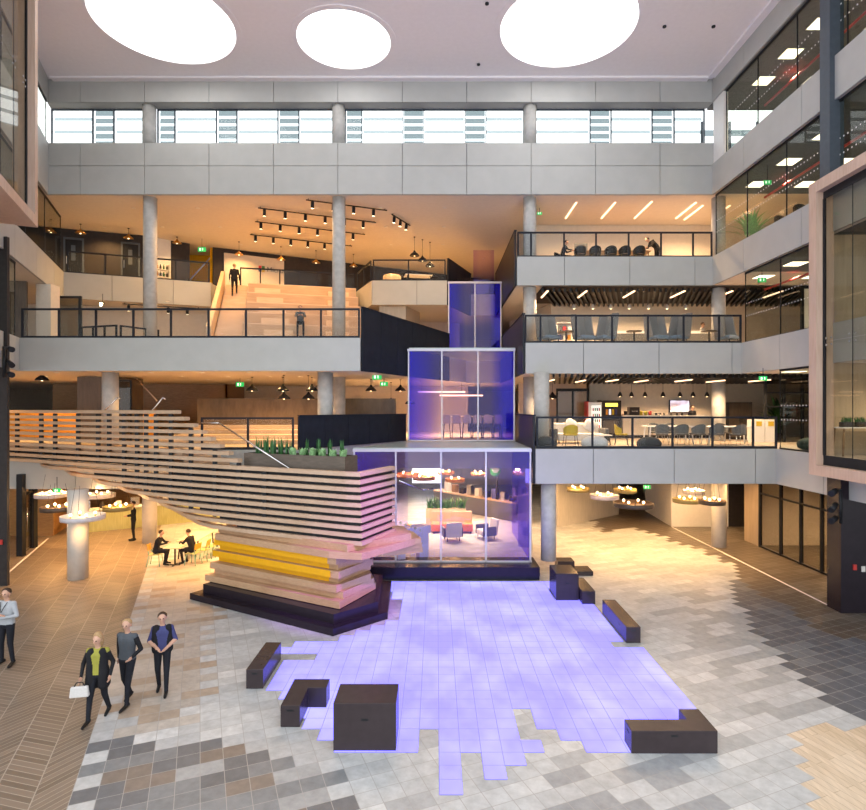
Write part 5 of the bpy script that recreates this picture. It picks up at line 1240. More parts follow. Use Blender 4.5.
# inside the right timber box: console table, planters, wire chair
t = table('console_table', 'white topped console table inside the right timber box', (13.33, 17.53, Z1+.001), 0, 2.3, .6, .88, 'tableWhite', 'midwood')
for i, y in enumerate((12.45, 12.84, 13.23)):
    t = thing('herb_planter', 'dark trough of green herbs on the white console, %s from the frame' % ORD[i], 'planter', (y, 17.42, Z1+.883), 1.5708, 'herb troughs on the console')
    m = MB(); m.box(-.1, .1, -.17, .17, 0, .15); m.build('trough', 'char', t); m = MB()
    for k in range(70): blade(m, (R.uniform(-.08, .08), R.uniform(-.13, .13), .15), R.uniform(.08, .2), .014, R.uniform(.1, .4), R.uniform(0, 6.28))
    m.build('herbs', 'leaf', t)
t = thing('wire_chair', 'black spindle-back chair with dark cushion inside the right timber box', 'chair', (13.6, 16.75, Z1+.0), 2.6)
m = MB(); m.cyl(0, 0, .44, .48, .25, .23, 20); m.build('seat', 'black', t); m = MB(); m.ell((0, 0, .56), (.27, .25, .09), 16, 8); m.build('seat_cushion', 'dgrey', t)
m = MB(); pr = [(.25*math.cos(a), .22*math.sin(a)*.3+.2, .48+.62*math.sin(a)) for a in [math.pi*i/14 for i in range(15)]]; m.path(pr, .014); m.build('back_hoop', 'black', t)
for i in range(5): a = math.pi*(i+1)/6; m = MB(); m.tube((.2*math.cos(a), .21, .47), (.25*math.cos(a), .22*math.sin(a)*.3+.2, .48+.6*math.sin(a)), .009, None, 6); m.build('spindle', 'black', t)
for x, y in ((-.18, -.16), (.18, -.16), (-.18, .16), (.18, .16)): m = MB(); m.tube((x*1.3, y*1.3, .003), (x, y, .44), .014, None, 6); m.build('leg', 'black', t)

# ground floor cafe behind the glass
t = thing('cafe_counter', 'long cafe counter behind the lower glass box', 'counter', (4.75, 30.9, 0), math.atan2(5.0, -4.4)); m = MB(); m.box(0, 6.6, 0, .7, .003, .95); m.build('front', 'grey', t); m = MB(); m.box(-.05, 6.65, -.06, .72, .951, 1.02); m.build('worktop', 'oak', t)
cd = Vector((-4.4, 5.0)).normalized(); cn = Vector((-cd.y, cd.x))
for i in range(9):
    p = Vector((4.75, 30.9))+cd*(.5+.65*i)+cn*.35
    m = MB(); m.box(-.16, .16, -.14, .14, 0, .32+.12*(i % 3)); tag(m.build('counter_appliance', ['char', 'steel', 'bluetop', 'char', 'white', 'steel', 'char', 'midwood', 'white'][i], None, (p.x, p.y, 1.022), .85), '%s appliance on the cafe counter, %s from its right end' % (['dark', 'steel', 'blue', 'dark', 'white', 'steel', 'dark', 'wooden', 'white'][i], ORD[i]), 'appliance', 'appliances on the cafe counter')
M['exit_paint'] = plain('sign_green', (.04, .22, .06), .4)
t = thing('cafe_sign', 'round green cafe sign with pale lettering on a dark pole', 'sign')
sx = XA(497, 31.6); t.location = (sx, 31.6, 1.03)
m = MB(); m.tube((0, 0, 0), (0, 0, 1.35), .06, None, 10); m.build('pole', 'char', t)
m = MB(); m.tube((-.1, -.07, 1.6), (-.1, -.01, 1.6), .30, None, 32); m.build('sign_disc', 'exit_paint', t) if 'exit_paint' in M else None
m = MB()
for z, w in ((1.72, .15), (1.62, .19), (1.52, .13)): m.box(-.1-w, -.1+w, -.08, -.072, z-.03, z+.03)
m.build('sign_lettering', 'tableWhite', t)
t = thing('plant_trough', 'timber trough planted with tall grasses behind the lower glass', 'planter', (XA(432, 29), 29, .0)); m = MB(); m.box(-.3, 1.7, -.2, .2, .003, 1.0); m.build('trough', 'oakint', t); m = MB()
for k in range(160): blade(m, (R.uniform(-.25, 1.65), R.uniform(-.15, .15), 1.0), R.uniform(.3, .7), .03, R.uniform(.1, .8), R.uniform(0, 6.28))
m.build('grasses', 'leaf', t)
t = thing('bench_sofa', 'coral orange bench sofa behind the lower glass box', 'sofa', (XA(452, 28), 28, 0)); m = MB(); m.box(-1.0, 1.0, -.35, .35, .1, .46); m.build('seat', 'coral', t, bevel=.03); m = MB(); m.box(-1.0, 1.0, .36, .5, .1, .95); m.build('backrest', 'oakint', t)
for s in (-1, 1): m = MB(); m.box(s*.9-.04, s*.9+.04, -.3, .3, .003, .1); m.build('foot', 'char', t)
def armchair(label, px, Y, rz):
    t = thing('armchair', label, 'armchair', (XA(px, Y), Y, 0), rz, 'pale armchairs in the cafe')
    m = MB(); m.box(-.33, .33, -.35, .3, .2, .44); m.build('seat', 'sofawhite', t, bevel=.05)
    m = MB(); m.hexa([(-.36, .305, .2), (.36, .305, .2), (.36, .42, .2), (-.36, .42, .2)], [(-.38, .42, .9), (.38, .42, .9), (.36, .52, .9), (-.36, .52, .9)]); m.build('backrest', 'sofawhite', t, bevel=.04)
    for s in (-1, 1): m = MB(); m.box(s*.40-.05, s*.40+.05, -.33, .32, .2, .62); m.build('arm', 'grey', t, bevel=.03)
    for x, y in ((-.28, -.28), (.28, -.28), (-.28, .28), (.28, .28)): m = MB(); m.tube((x, y, .003), (x, y, .2), .02, None, 6); m.build('leg', 'char', t)
    return t
armchair('pale armchair with its back to the light floor, behind the glass', 452, 26.3, math.pi+.2); armchair('pale armchair turned to the left, behind the second mullion', 486, 26.6, -1.2)
t = thing('bar_stool', 'yellow bar stool behind the glass guard of the stair', 'stool', (XA(408, 26), 26, 0)); m = MB(); m.cyl(0, 0, .74, .78, .17, None, 16); m.build('seat', 'yellow', t)
for a in range(4): m = MB(); m.tube((.2*math.cos(a*1.57+.7), .2*math.sin(a*1.57+.7), .003), (.11*math.cos(a*1.57+.7), .11*math.sin(a*1.57+.7), .74), .015, None, 6); m.build('leg', 'yellow', t)
m = MB(); m.box(-1.7, .35, 41.2, 41.3, .7, 2.7); t = m.build('window_50', emis('daylight', (.9, .97, 1.0), 2.2)); t['kind'] = 'structure'
# level one bar table with tall chairs behind the middle glass box
table('high_table', 'long bar-height table behind the middle glass box', (XA(472, 29), 29, Z1), 0, 3.0, .8, 1.05, 'oakint', 'char')
f = None
for i in range(6):
    px = 446+10.4*i; lb = 'pale bar chair at the high table behind the middle glass box, %s from the left' % ORD[i]
    if f is None:
        t = thing('bar_chair', lb, 'chair', (XA(px, 28.2), 28.2, Z1), 0, 'bar chairs behind the middle glass box'); f = t
        m = MB(); m.box(-.2, .2, -.2, .2, .72, .77); m.build('seat', 'oak', t, bevel=.01); m = MB(); m.box(-.2, .2, -.24, -.205, .75, 1.15); m.build('backrest', 'oak', t, bevel=.01)
        for x in (-1, 1):
            for y in (-1, 1): m = MB(); m.tube((x*.22, y*.22, .003), (x*.17, y*.17, .72), .016, None, 6); m.build('leg', 'char', t)
    else: dup(f, (XA(px, 28.2), 28.2, Z1), 0, lb)
for i, (x0, x1, z) in enumerate(((-1.0, 1.6, 6.9), (.2, 2.6, 6.72))):
    t = thing('hanging_bar_light', 'long glowing bar light behind the middle glass box, %s one' % ('upper' if i == 0 else 'lower'), 'ceiling light', (x0, 31.5+.5*i, z), 0, 'bar lights behind the middle glass box'); m = MB(); m.box(0, x1-x0, -.05, .05, 0, .07); m.build('diffuser', 'tube', t)
    for k in (.2, x1-x0-.2): m = MB(); m.tube((k, 0, .07), (k, 0, 7.42-z), .008, None, 5); m.build('wire', 'black', t)
# bar left of the ground floor
d0 = Vector((2.7, 1.8)).normalized(); t = thing('bar_counter', 'lime green clad bar counter on the ground floor at left', 'counter', (-17.4, 27.6, 0), math.atan2(d0.y, d0.x)); m = MB(); m.box(0, 8.6, 0, .7, .003, 1.02); m.build('front', 'lime', t); m = MB(); m.box(-.05, 8.65, -.05, .75, 1.021, 1.08); m.build('worktop', 'white', t)
for i in range(11):
    p = Vector((-17.4, 27.6))+d0*(.5+.72*i)+Vector((-d0.y, d0.x))*.4; kd = i % 3
    m = MB(); (m.box(-.2, .2, -.15, .15, 0, .42) if kd == 0 else m.lathe([(.1, 0), (.12, .12), (.05, .3), (.02, .32)], (0, 0, 0), 10) if kd == 1 else m.box(-.12, .12, -.1, .1, 0, .28))
    tag(m.build('bar_appliance', ['steel', 'char', 'tableWhite'][kd], None, (p.x, p.y, 1.082), .58), '%s on the lime bar counter, %s from its left end' % (['steel machine', 'dark jug', 'white box'][kd], ORD[i]), 'appliance', 'appliances on the lime bar')
for k in range(3):
    m = MB(); m.box(-16.5+2.6*k, -14.3+2.6*k, 32.4, 32.9, 1.6, 1.64); m.box(-16.5+2.6*k, -14.3+2.6*k, 32.4, 32.9, 2.2, 2.24); m.box(-16.52+2.6*k, -16.47+2.6*k, 32.4, 32.9, 1.2, 2.8)
    tag(m.build('back_bar_shelf', 'steel'), 'steel shelf unit behind the lime bar, %s from the left' % ORD[k], 'shelf', 'shelves behind the lime bar')
# cafe tables by the stair
M['pale_top'] = plain('pale_tabletop', (.78, .70, .5), .3, 0, .03)
t = thing('cafe_table', 'small pale table between the two seated people', 'table', (XA(175, 22.1), 22.1, 0)); m = MB(); m.box(-.32, .32, -.32, .32, .70, .735); m.build('tabletop', 'pale_top', t, bevel=.006); m = MB(); m.cyl(0, 0, .03, .699, .03, None, 10); m.build('stem', 'char', t); m = MB(); m.box(-.2, .2, -.03, .03, .003, .03); m.box(-.03, .03, -.2, .2, .003, .03); m.build('base', 'char', t)
table('long_cafe_table', 'long pale table beside the stair base', (-9.95, 23.9, 0), 1.57, 2.0, .8, .74, 'pale_top', 'char')
CY = {}
def cafe_chair(label, px, Y, rz):
    if CY: return dup(CY['a'], (XA(px, Y), Y, 0), rz, label)
    t = thing('cafe_chair', label, 'chair', (XA(px, Y), Y, 0), rz, 'yellow cafe chairs'); CY['a'] = t
    m = MB(); m.box(-.2, .2, -.2, .2, .43, .46); m.build('seat', 'lime', t, bevel=.01)
    m = MB(); m.hexa([(-.2, .19, .6), (.2, .19, .6), (.2, .22, .6), (-.2, .22, .6)], [(-.2, .23, .84), (.2, .23, .84), (.2, .26, .84), (-.2, .26, .84)]); m.build('backrest', 'yellow', t, bevel=.01)
    for x in (-1, 1):
        m = MB(); m.tube((x*.21, -.22, .003), (x*.17, -.17, .43), .018, None, 6); m.build('leg', 'mint', t)
        m = MB(); m.path([(x*.21, .26, .003), (x*.18, .18, .44), (x*.18, .235, .8)], .018); m.build('leg', 'mint', t)
for i, a in enumerate(((155.5, 22.05, 1.7), (193, 22.2, -1.8), (203, 22.75, -1.57), (211, 23.35, -1.57), (219, 23.9, -1.57))):
    cafe_chair(['yellow chair of the man seated at left', 'yellow chair of the person seated at right, facing away', 'yellow chair at the long table, nearest the seated pair', 'yellow chair at the long table, middle one', 'yellow chair at the long table, nearest the stair base'][i], *a)
# tub and table on the middle landing
m = MB(); m.lathe([(.3, .003), (.48, .1), (.5, .55), (.44, .62), (.4, .35), (.02, .3)], (0, 0, 0), 24); tag(m.build('tub_armchair', 'bleach', None, (XA(392, 31.5), 31.5, Z3)), 'round wooden tub seat on the middle landing', 'seat')
table('landing_table', 'pale angled table on the middle landing', (XA(418, 32), 32, Z3), .2, 1.5, .8, .72, 'tableWhite', 'black')
# office inside the left wing on level two
t = bpy.data.objects.new('door_6', None); COL.objects.link(t); t['kind'] = 'structure'; t.location = (XA(57, 25.9), 25.9, Z2+.002)
m = MB()
for x in (0, 1.05): m.box(x-.06, x+.06, -.05, .05, 0, 2.35)
m.box(-.06, 1.11, -.05, .05, 2.351, 2.45); m.build('door_frame', 'black', t); m = MB(); m.box(.07, .98, -.015, .015, .02, 2.34); m.build('door_leaf', 'dark_glass', t); m = MB(); m.box(.12, .15, -.07, -.016, .9, 1.2); m.build('door_handle', 'steel', t)
lrail('stairwell railing behind the long level two railing at left', (XA(81, 25), 25, ), (XA(117, 24.4), 24.4), Z2, .95, 3)
lrail('stairwell railing end behind the long level two railing at left', (XA(120, 24.5), 24.5), (XA(159, 26), 26), Z2, .95, 3)
for i, px in enumerate((133, 152)): downlight(XA(px, 26.5)-.5, 28.9+.2*i, 11.45, 60, 'small round downlight under the far left level three balcony', 'downlights under the left balcony', SOFT)

lo = Vector((9.0, 6.0, 20.0)); o = thing('added_violet_spot', 'violet spotlight added out of view to tint the stair', 'spot lamp', lo)  # unseen violet spot, added to throw a purple tint on the stair
m = MB(); m.tube((0, 0, 0), (-.17, .15, -.26), .09, .11, 16); m.build('housing', 'black', o); m = MB(); m.tube((0, 0, 0), (0, 0, ZC-lo.z), .02, None, 8); m.build('hanger', 'black', o)
src = lo+Vector((-.2, .18, -.3)); spot(src, 10000, (.50, .13, 1.0), 11, .08, .8, (Vector((-1.9, 16.3, 1.9))-src).to_track_quat('-Z', 'Y').to_euler())
spot((15.8, 22.5, 3.2), 200, SOFT, 150, .1); spot((15.8, 20, 3.2), 200, SOFT, 150, .1)  # lights added without fixtures to brighten the office behind the glazing
# screens and handrail in the dark lobby behind the left end of the stair
t = thing('glazed_partition', 'black framed glass partition beside the front column at left, level one', 'partition', (XA(113.5, 24.5), 24.5, Z1+.001)); m = MB()
for x in (0, .75): m.box(x-.03, x+.03, -.03, .03, 0, 2.6)
m.box(-.03, .78, -.03, .03, 2.601, 2.66); m.build('frame', 'black', t); m = MB(); m.box(.04, .71, -.008, .008, .02, 2.59); m.build('pane', 'dark_glass', t)
for i, px in enumerate((116, 121)):
    t = thing('display_screen', 'small blue lit screen behind the left front column, %s one' % ('left' if i == 0 else 'right'), 'screen', (XA(px, 26), 26, 5.58), 0, 'blue screens in the lobby'); m = MB(); m.box(-.10, .10, -.02, .02, -.18, .18); m.build('bezel', 'black', t); m = MB(); m.box(-.085, .085, -.03, -.021, -.165, .165); m.build('screen', emis('blue_screen', (.2, .35, .9), .9) if i == 0 else M['bs'], t)
    M['bs'] = bpy.data.materials['blue_screen']; m = MB(); m.box(-.01, .01, -.01, .01, -1.008, -.18); m.box(-.12, .12, -.1, .1, -1.008, -.99); m.build('stand', 'black', t)
m = MB(); m.path([P(136, 378, 25.5), P(157, 401, 24.6)], .03); tag(m.build('lobby_handrail', 'oak'), 'slanting oak handrail in the dark lobby behind the stair', 'handrail')

# glass shelf with bottles on the white length of wall, level three, and the handrail of the yellow stair
d = Vector((.95, .9)).normalized(); o0 = Vector((-15.55, 31.42)); n_ = Vector((d.y, -d.x))
t = thing('bottle_shelf', 'small white wall shelf with two boards beside the column on level three', 'shelf', (o0.x+n_.x*.02, o0.y+n_.y*.02, Z3+.004), math.atan2(d.y, d.x)); m = MB()
m.box(0, .85, -.28, -.02, .55, .58); m.box(0, .85, -.28, -.02, .95, .98); m.box(-.03, 0, -.28, -.02, 0, 1.3); m.box(.85, .88, -.28, -.02, 0, 1.3); m.build('frame', 'white', t)
for i in range(10):
    q = o0+n_*.17+d*(.08+.17*(i % 5)); z = Z3+.004+(.581 if i < 5 else .981)
    m = MB(); m.lathe([(.05, 0), (.05, .17), (.02, .23), (.02, .29)], (0, 0, 0), 10); tag(m.build('bottle', ['char', 'brass', 'char', 'leaf', 'char'][i % 5], None, (q.x, q.y, z)), '%s bottle on the %s board of the level three wall shelf, %s from the left' % (['dark', 'amber', 'dark', 'green', 'dark'][i % 5], 'lower' if i < 5 else 'upper', ORD[i % 5]), 'bottle', 'bottles on the level three wall shelf')
m = MB(); m.path([P(189, 281, 34.4), P(211, 257, 34.4)], .04); tag(m.build('stair_handrail', 'white'), 'white slanting handrail in the yellow stair recess on level three', 'handrail')
# ------------------------------------------------------------------ people
def person(name_label, loc, rz, H, cols, pose=None, hair='hairbrown', longhair=False, fine=True, group=None, extra=None, look=0.0, seat=False):
    """body grown as one surface over a posed skeleton; cols: top, sleeve, legs, shoe"""
    k = H/1.75; J = dict(pel=(0, 0, .95), waist=(0, 0, 1.10), chest=(0, 0, 1.32), neck=(0, .01, 1.46), head=(0, -.02, 1.62))
    for s, n in ((-1, 'l'), (1, 'r')):
        J['sh'+n] = (s*.17, .0, 1.40); J['el'+n] = (s*.24, .03, 1.13); J['wr'+n] = (s*.25, -.07, .90)
        J['hip'+n] = (s*.09, 0, .93); J['kn'+n] = (s*.10, -.02, .50); J['an'+n] = (s*.105, .02, .085); J['toe'+n] = (s*.12, -.16, .035)
    for a, b in (pose or {}).items(): J[a] = b
    J = {a: Vector(b) for a, b in J.items()}
    prim = []                                            # a, b, ra, rb, material
    def cap(a, b, ra, rb, m): prim.append((Vector(a), Vector(b), ra, rb, m))
    SK, TOP, SLV, LEG, SHOE, EYE = 0, 1, 2, 3, 4, 5
    for off in (-1, 0, 1):                               # elliptical trunk from parallel strands
        side = (J['shr']-J['shl']).normalized()
        cap(J['pel']+side*.075*off, J['waist']+side*.06*off, .105, .098, TOP); cap(J['waist']+side*.06*off, J['chest']+side*.085*off, .098, .108, TOP)
        cap(J['pel']+side*.07*off+Vector((0, 0, -.02)), J['pel']+side*.06*off, .11, .10, LEG)
    cap(J['chest'], J['neck']-Vector((0, 0, .03)), .10, .062, TOP); cap(J['neck']-Vector((0, 0, .03)), J['head']-Vector((0, 0, .04)), .052, .05, SK)
    hd = J['head']; fw = Vector((math.sin(look), -math.cos(look), 0)); sd = Vector((math.cos(look), math.sin(look), 0))
    up = (J['head']-J['neck']).normalized()
    cap(hd-fw*.02+up*.035, hd-fw*.0+up*.03, .088, .084, SK); cap(hd+fw*.01, hd+fw*.025-up*.07, .076, .046, SK)
    cap(hd+fw*.088+up*.012, hd+fw*.106-up*.022, .010, .016, SK)
    cap(hd+fw*.075-up*.058-sd*.018, hd+fw*.075-up*.058+sd*.018, .010, .010, SK)
    for s in (-1, 1):
        cap(hd+sd*.084*s-fw*.01+up*.015, hd+sd*.086*s-fw*.012-up*.02, .016, .012, SK); cap(hd+fw*.082+sd*.032*s+up*.012, hd+fw*.085+sd*.032*s+up*.012, .009, .009, EYE)
    for n in 'lr':
        cap(J['chest']+Vector((0, 0, .06)), J['sh'+n], .075, .062, TOP); cap(J['sh'+n], J['el'+n], .056, .044, SLV); cap(J['el'+n], J['wr'+n], .043, .031, SLV if cols.get('long', True) else SK)
        w = J['wr'+n]; d = (w-J['el'+n]).normalized(); hv = (pose or {}).get('hand'+n); d = Vector(hv).normalized() if hv else d
        q = d.orthogonal().normalized() if abs(d.z) < .5 else Vector((0, 1, 0)).cross(d).normalized().cross(d)*-1
        q = Vector((0, -1, 0))-d*d.dot(Vector((0, -1, 0))); q = q.normalized() if q.length > .2 else Vector((1, 0, 0)); pn = d.cross(q)
        cap(w, w+d*.05, .027, .030, SK)
        if fine:
            for f_, (o, ln) in enumerate(((-.028, .06), (-.009, .072), (.010, .067), (.028, .052))):
                b = w+d*.07+q*-o; e1 = b+d*ln*.55+pn*.006; cap(w+d*.04-q*o*.8, b, .013, .011, SK); cap(b, e1, .0105, .0095, SK); cap(e1, e1+d*ln*.42+pn*.018, .0095, .008, SK)
            cap(w+d*.02+q*.025, w+d*.05+q*.055, .013, .011, SK); cap(w+d*.05+q*.055, w+d*.085+q*.058, .011, .009, SK)
        else: cap(w+d*.05, w+d*.14, .03, .018, SK)
        cap(J['hip'+n], J['kn'+n], .092, .062, LEG); cap(J['kn'+n], J['an'+n], .06, .042, LEG)
        a, tt = J['an'+n], J['toe'+n]; cap(a-Vector((0, 0, .02)), a+(tt-a)*-.25-Vector((0, 0, .035)), .042, .04, SHOE); cap(a-Vector((0, 0, .03)), tt, .044, .034, SHOE); cap(tt, tt+(tt-a).normalized()*.03, .034, .028, SHOE)
    for e in (extra or []): cap(*e)
    m = MB()
    for a, b, ra, rb, _ in prim:
        m.ell(a, (ra, ra, ra), 12, 8); m.ell(b, (rb, rb, rb), 12, 8)
        if (b-a).length > 1e-4: m.tube(a, b, ra, rb, 12)
    for v in m.bm.verts: v.co *= k
    o = m.build('person', ['skin', cols['top'], cols.get('sleeve', cols['top']), cols['legs'], cols.get('shoe', 'shoe'), 'eye'] + cols.get('more', []))
    rm = o.modifiers.new('skin', 'REMESH'); rm.mode = 'VOXEL'; rm.voxel_size = (.0105 if fine else .02)*k; sm = o.modifiers.new('soft', 'SMOOTH'); sm.factor = .5; sm.iterations = 3 if fine else 2
    dg = bpy.context.evaluated_depsgraph_get(); me = bpy.data.meshes.new_from_object(o.evaluated_get(dg)); old = o.data; o.modifiers.clear(); o.data = me; bpy.data.meshes.remove(old)
    me.materials.clear()
    for c in ['skin', cols['top'], cols.get('sleeve', cols['top']), cols['legs'], cols.get('shoe', 'shoe'), 'eye'] + cols.get('more', []): me.materials.append(M[c])
    pr = [(a*k, b*k, (b-a).length_squared*k*k, ra*k, rb*k, i) for a, b, ra, rb, i in prim]
    for p in me.polygons:
        c = p.center; best = 9
        for a, b, l2, ra, rb, i in pr:
            t = 0 if l2 < 1e-9 else max(0, min(1, (c-a).dot(b-a)/l2)); dd = (c-a-(b-a)*t).length-(ra+(rb-ra)*t)
            if i == EYE: dd -= .001
            if dd < best: best = dd; mi = i
        p.material_index = mi; p.use_smooth = True
    o.location = loc; o.rotation_euler = (0, 0, rz); tag(o, name_label, 'person', group)
    m = MB(); hc = (hd-fw*.018+up*.045)
    def fn(p):
        q = Vector((p.x, p.y, p.z)); f_ = q.dot(fw)
        if f_ > .045: q = q-fw*(f_-.045)*.75
        if not longhair and q.z < -.03: q.z = -.03-(.03+q.z)*-.5 if f_ < 0 else -.0
        if q.z < .02 and f_ > .03: q = q*.80
        return q
    m.ell(hc, (.098, .104, .092 if not longhair else .13), 18, 12, 0, fn)
    if longhair: m.ell(hc-up*.08-fw*.035, (.09, .06, .14), 14, 10)
    for v in m.bm.verts: v.co *= k
    m.build('hair', hair, o)
    return o
def stand(pl, pr, arms=None):
    d = {}; d.update(arms or {}); return d
def at(px, py, z=0): return G(px, py, z)
# standing man at far left, arms folded
p = at(7, 664.5)
mn = person('person in grey sweater and dark jeans standing with folded arms at far left', (p.x, p.y, 0), -.12, 1.80, dict(top='sweater', legs='jean', more=[]), dict(
    ell=(-.27, -.02, 1.14), wrl=(-.02, -.20, 1.18), handl=(.8, .05, .12), elr=(.27, -.02, 1.14), wrr=(.03, -.235, 1.13), handr=(-.8, .05, .05),
    hipl=(-.1, 0, .93), knl=(-.13, -.02, .5), anl=(-.15, .02, .085), toel=(-.2, -.15, .035), anr=(.13, .02, .085), toer=(.19, -.15, .035)), look=.15)
m = MB(); m.path([(-.09, -.075, 1.49), (-.05, -.135, 1.36), (-.015, -.15, 1.26)], .008); m.path([(.08, -.075, 1.49), (.03, -.135, 1.36), (-.015, -.15, 1.26)], .008); m.build('lanyard', 'char', mn)
# three walkers on the plank floor
p = at(98, 719); w1 = person('person walking in dark coat and olive top, nearest of three walkers', (p.x, p.y, 0), .1, 1.66, dict(top='olive', sleeve='suit', legs='jean', more=['suit']), dict(
    ell=(-.30, .04, 1.13), wrl=(-.26, -.14, .93), elr=(.27, .06, 1.14), wrr=(.28, -.10, .93), knl=(-.1, -.12, .50), anl=(-.1, -.20, .09), toel=(-.11, -.37, .04), knr=(.1, .06, .49), anr=(.1, .26, .12), toer=(.1, .12, .035)),
    hair='hairblonde', longhair=True, extra=[((-.115, -.03, 1.38), (-.125, -.03, .72), .08, .11, 6), ((.115, -.03, 1.38), (.125, -.03, .72), .08, .11, 6), ((0, .07, 1.36), (0, .09, .72), .09, .12, 6), ((-.08, .05, 1.0), (-.1, .05, .72), .11, .12, 6), ((.08, .05, 1.0), (.1, .05, .72), .11, .12, 6)], look=-.2)
t = thing('handbag', 'pale folded bag held by the nearest walker', 'bag', (p.x-.21, p.y-.24, .55), .2)
m = MB(); m.hexa([(-.17, -.05, 0), (.17, -.05, 0), (.17, .05, 0), (-.17, .05, 0)], [(-.15, -.03, .2), (.15, -.03, .2), (.15, .03, .2), (-.15, .03, .2)]); m.build('body', 'lgrey', t, bevel=.02); m = MB(); m.path([(-.09, 0, .2), (-.05, 0, .27), (.05, 0, .27), (.09, 0, .2)], .01); m.build('strap', 'char', t)
p = at(127.5, 704); w2 = person('person walking in slate grey top and black trousers, middle of three walkers', (p.x, p.y, 0), -.15, 1.74, dict(top='greytop', sleeve='suit', legs='jean'), dict(
    elr=(.29, .02, 1.14), wrr=(.24, -.2, 1.05), ell=(-.27, .1, 1.14), wrl=(-.27, .10, .9), knl=(-.1, .04, .49), anl=(-.11, .24, .11), toel=(-.11, .1, .035), knr=(.1, -.12, .5), anr=(.1, -.16, .085), toer=(.11, -.34, .04)), hair='hairblonde', look=.2)
p = at(162.5, 692); w3 = person('person walking in blue shirt and dark waistcoat with folded forearms, rightmost walker', (p.x, p.y, 0), .25, 1.70, dict(top='bluetop', sleeve='bluetop', legs='jean', long=False, more=['suit']), dict(
    ell=(-.27, .0, 1.13), wrl=(-.08, -.21, 1.06), elr=(.27, .0, 1.13), wrr=(.1, -.22, 1.02), knl=(-.1, .02, .49), anl=(-.1, .16, .1), toel=(-.1, .01, .035), knr=(.1, -.1, .5), anr=(.1, -.14, .085), toer=(.11, -.31, .04)),
    extra=[((-.12, -.02, 1.40), (-.12, -.02, .95), .085, .095, 6), ((.13, -.01, 1.40), (.13, -.01, .95), .08, .09, 6), ((0, .06, 1.38), (0, .06, .95), .085, .10, 6)], look=.1)
# man in a suit by the bar
p = at(133.5, 540.5); person('person in dark suit standing near the lime bar, side on', (p.x, p.y, 0), -1.0, 1.80, dict(top='suit', legs='suit'), dict(elr=(.25, .03, 1.14), wrr=(.16, -.24, 1.12), ell=(-.25, .03, 1.14), wrl=(-.16, -.24, 1.1)), fine=False)
SIT = dict(pel=(0, 0, .56), waist=(0, -.03, .70), chest=(0, -.10, .92), neck=(0, -.15, 1.06), head=(0, -.20, 1.21), shl=(-.17, -.12, 1.0), shr=(.17, -.12, 1.0), ell=(-.24, -.25, .82), elr=(.24, -.25, .82), wrl=(-.1, -.45, .84), wrr=(.1, -.45, .84),
           hipl=(-.09, 0, .55), hipr=(.09, 0, .55), knl=(-.13, -.42, .52), knr=(.13, -.42, .52), anl=(-.14, -.36, .062), anr=(.14, -.33, .062), toel=(-.15, -.50, .012), toer=(.15, -.47, .012))
def sit_at(label, px, Y, z, rz, H=1.72, cols=None, hair='hairbrown', dz=0, fine=False, longhair=False):
    return person(label, (XA(px, Y), Y, z+dz), rz, H, cols or dict(top='suit', legs='suit'), SIT, hair, longhair, fine)
sit_at('person in dark suit seated at left of the small cafe table', 156, 22.05, .0, 1.7, cols=dict(top='suit', legs='suit'), dz=.045)
sit_at('person in black seated at right of the small cafe table, seen from behind', 192.5, 22.2, .0, -1.8, cols=dict(top='suit', legs='suit'), dz=.045)
# bleacher people
mt = bpy.data.objects['bleacher'].matrix_basis
def onb(x, y, z): return mt @ Vector((x, y, z))
q = onb(1.1, -1.47, (Z3-Z2)-5*RH/4); person('person in black climbing the stair beside the bleachers', (q.x, q.y, q.z+.004), math.pi+.254, 1.70, dict(top='suit', legs='suit'), dict(knl=(-.1, -.17, .58), anl=(-.1, -.08, .28), toel=(-.1, -.22, .235), toer=(.1, -.10, .035), anr=(.1, .06, .085)), fine=False, hair='hairblonde')
SITB = dict(SIT); SITB.update(anl=(-.14, -.42, -.16), anr=(.14, -.40, -.16), toel=(-.15, -.56, -.21), toer=(.15, -.53, -.21))
q = onb(4.35, -4.88, 2*RH-.41); person('person in dark jacket seated on the bleachers, leaning forward', (q.x, q.y, q.z), .254, 1.72, dict(top='greytop', legs='jean'), SITB, fine=False)
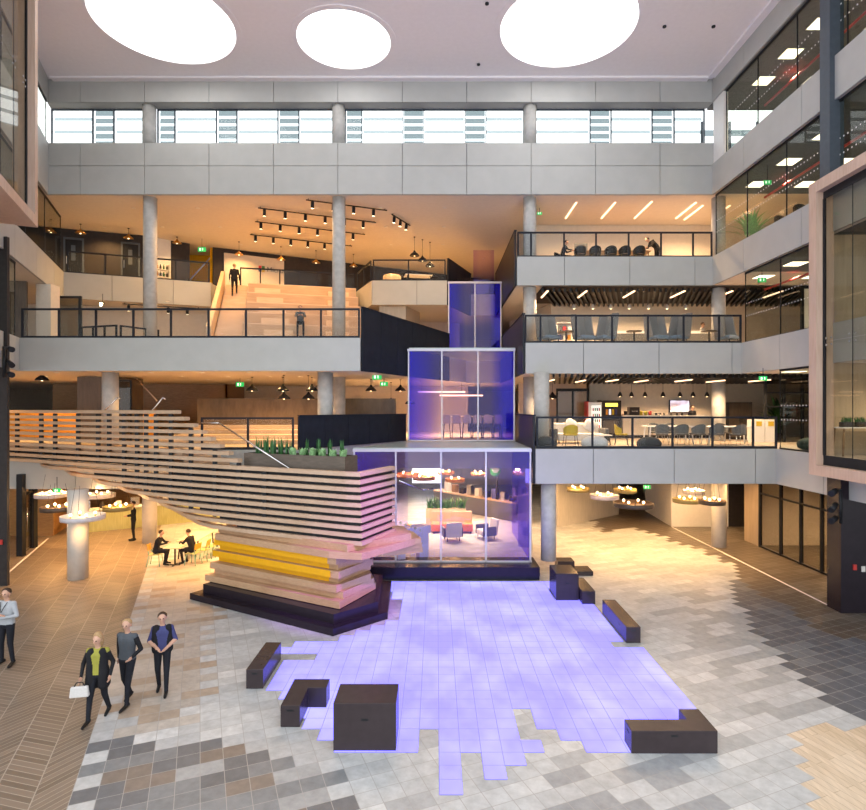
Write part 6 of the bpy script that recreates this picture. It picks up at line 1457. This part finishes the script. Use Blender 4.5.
# level three and two people
sit_at('person in black seated at the left end of the long level three table', 562, 27.6, Z3, 1.5, 1.8, dz=.045)
shell_chair('black_chair', 'black chair under the person at the left end of the long table', (XA(562, 27.6)-.12, 27.6, Z3), 1.5, 'black', 'black chairs at the long table', 'black', .43)
BEND = dict(waist=(0, -.05, 1.08), chest=(0, -.25, 1.24), neck=(0, -.36, 1.30), head=(0, -.47, 1.38), shl=(-.17, -.28, 1.3), shr=(.17, -.28, 1.3), ell=(-.2, -.36, 1.05), elr=(.2, -.36, 1.05), wrl=(-.12, -.5, 1.02), wrr=(.12, -.5, 1.02), toel=(-.1, -.12, .035), toer=(.1, -.12, .035))
person('person in dark suit bending over the right end of the long table', (10.62, 27.6, Z3), -1.5, 1.8, dict(top='suit', legs='suit'), BEND, fine=False)
sit_at('person in dark clothes seated behind the bending person on level three', 661, 28.7, Z3, -1.5, 1.7, dict(top='bluetop', legs='jean'), dz=.045)
shell_chair('black_chair', 'black chair under the person behind the bending person', (XA(661, 28.7)+.12, 28.7, Z3), -1.5, 'black', 'black chairs at the long table', 'black', .43)
person('person in white shirt standing at the right end of the level two counter', (XA(702.5, 28.75), 28.75, Z2), .8, 1.7, dict(top='shirt', legs='jean'), None, fine=False)
person('person in dark shirt standing behind the middle of the level two counter', (XA(683, 28.8), 28.8, Z2), -.5, 1.76, dict(top='suit', legs='jean'), None, fine=False)
person('person in black behind the lounge counter beneath the television', (XA(692.5, 29.12), 29.14, Z1), .2, 1.62, dict(top='suit', legs='suit'), None, fine=False)

# ------------------------------------------------------------------ world, fill of daylight, camera
w = bpy.data.worlds.new('World'); SC.world = w; w.use_nodes = True
bg = w.node_tree.nodes['Background']; bg.inputs[0].default_value = (.93, .97, 1.0, 1); bg.inputs[1].default_value = 2.5
cam = bpy.data.cameras.new('camera'); cam.sensor_width = 36; cam.sensor_fit = 'HORIZONTAL'; cam.lens = 36*F/866; cam.shift_x = -3/866; cam.shift_y = 4/866; cam.clip_end = 300
co = bpy.data.objects.new('camera', cam); COL.objects.link(co); co.location = (0, 0, CH); co.rotation_euler = (math.pi/2, 0, 0); SC.camera = co
SC.view_settings.view_transform = 'Standard'; SC.view_settings.look = 'None'; SC.view_settings.exposure = 0.0; SC.view_settings.gamma = 1; SC.view_settings.use_curve_mapping = False
SC.cycles.max_bounces = 7; SC.cycles.diffuse_bounces = 4; SC.cycles.glossy_bounces = 3; SC.cycles.transparent_max_bounces = 24; SC.cycles.transmission_bounces = 4
SC.cycles.use_denoising = True; SC.cycles.sample_clamp_indirect = 6; SC.cycles.caustics_reflective = False; SC.cycles.caustics_refractive = False
for o in bpy.data.objects:
    for kk in ('_z', '_h'):
        if kk in o: del o[kk]
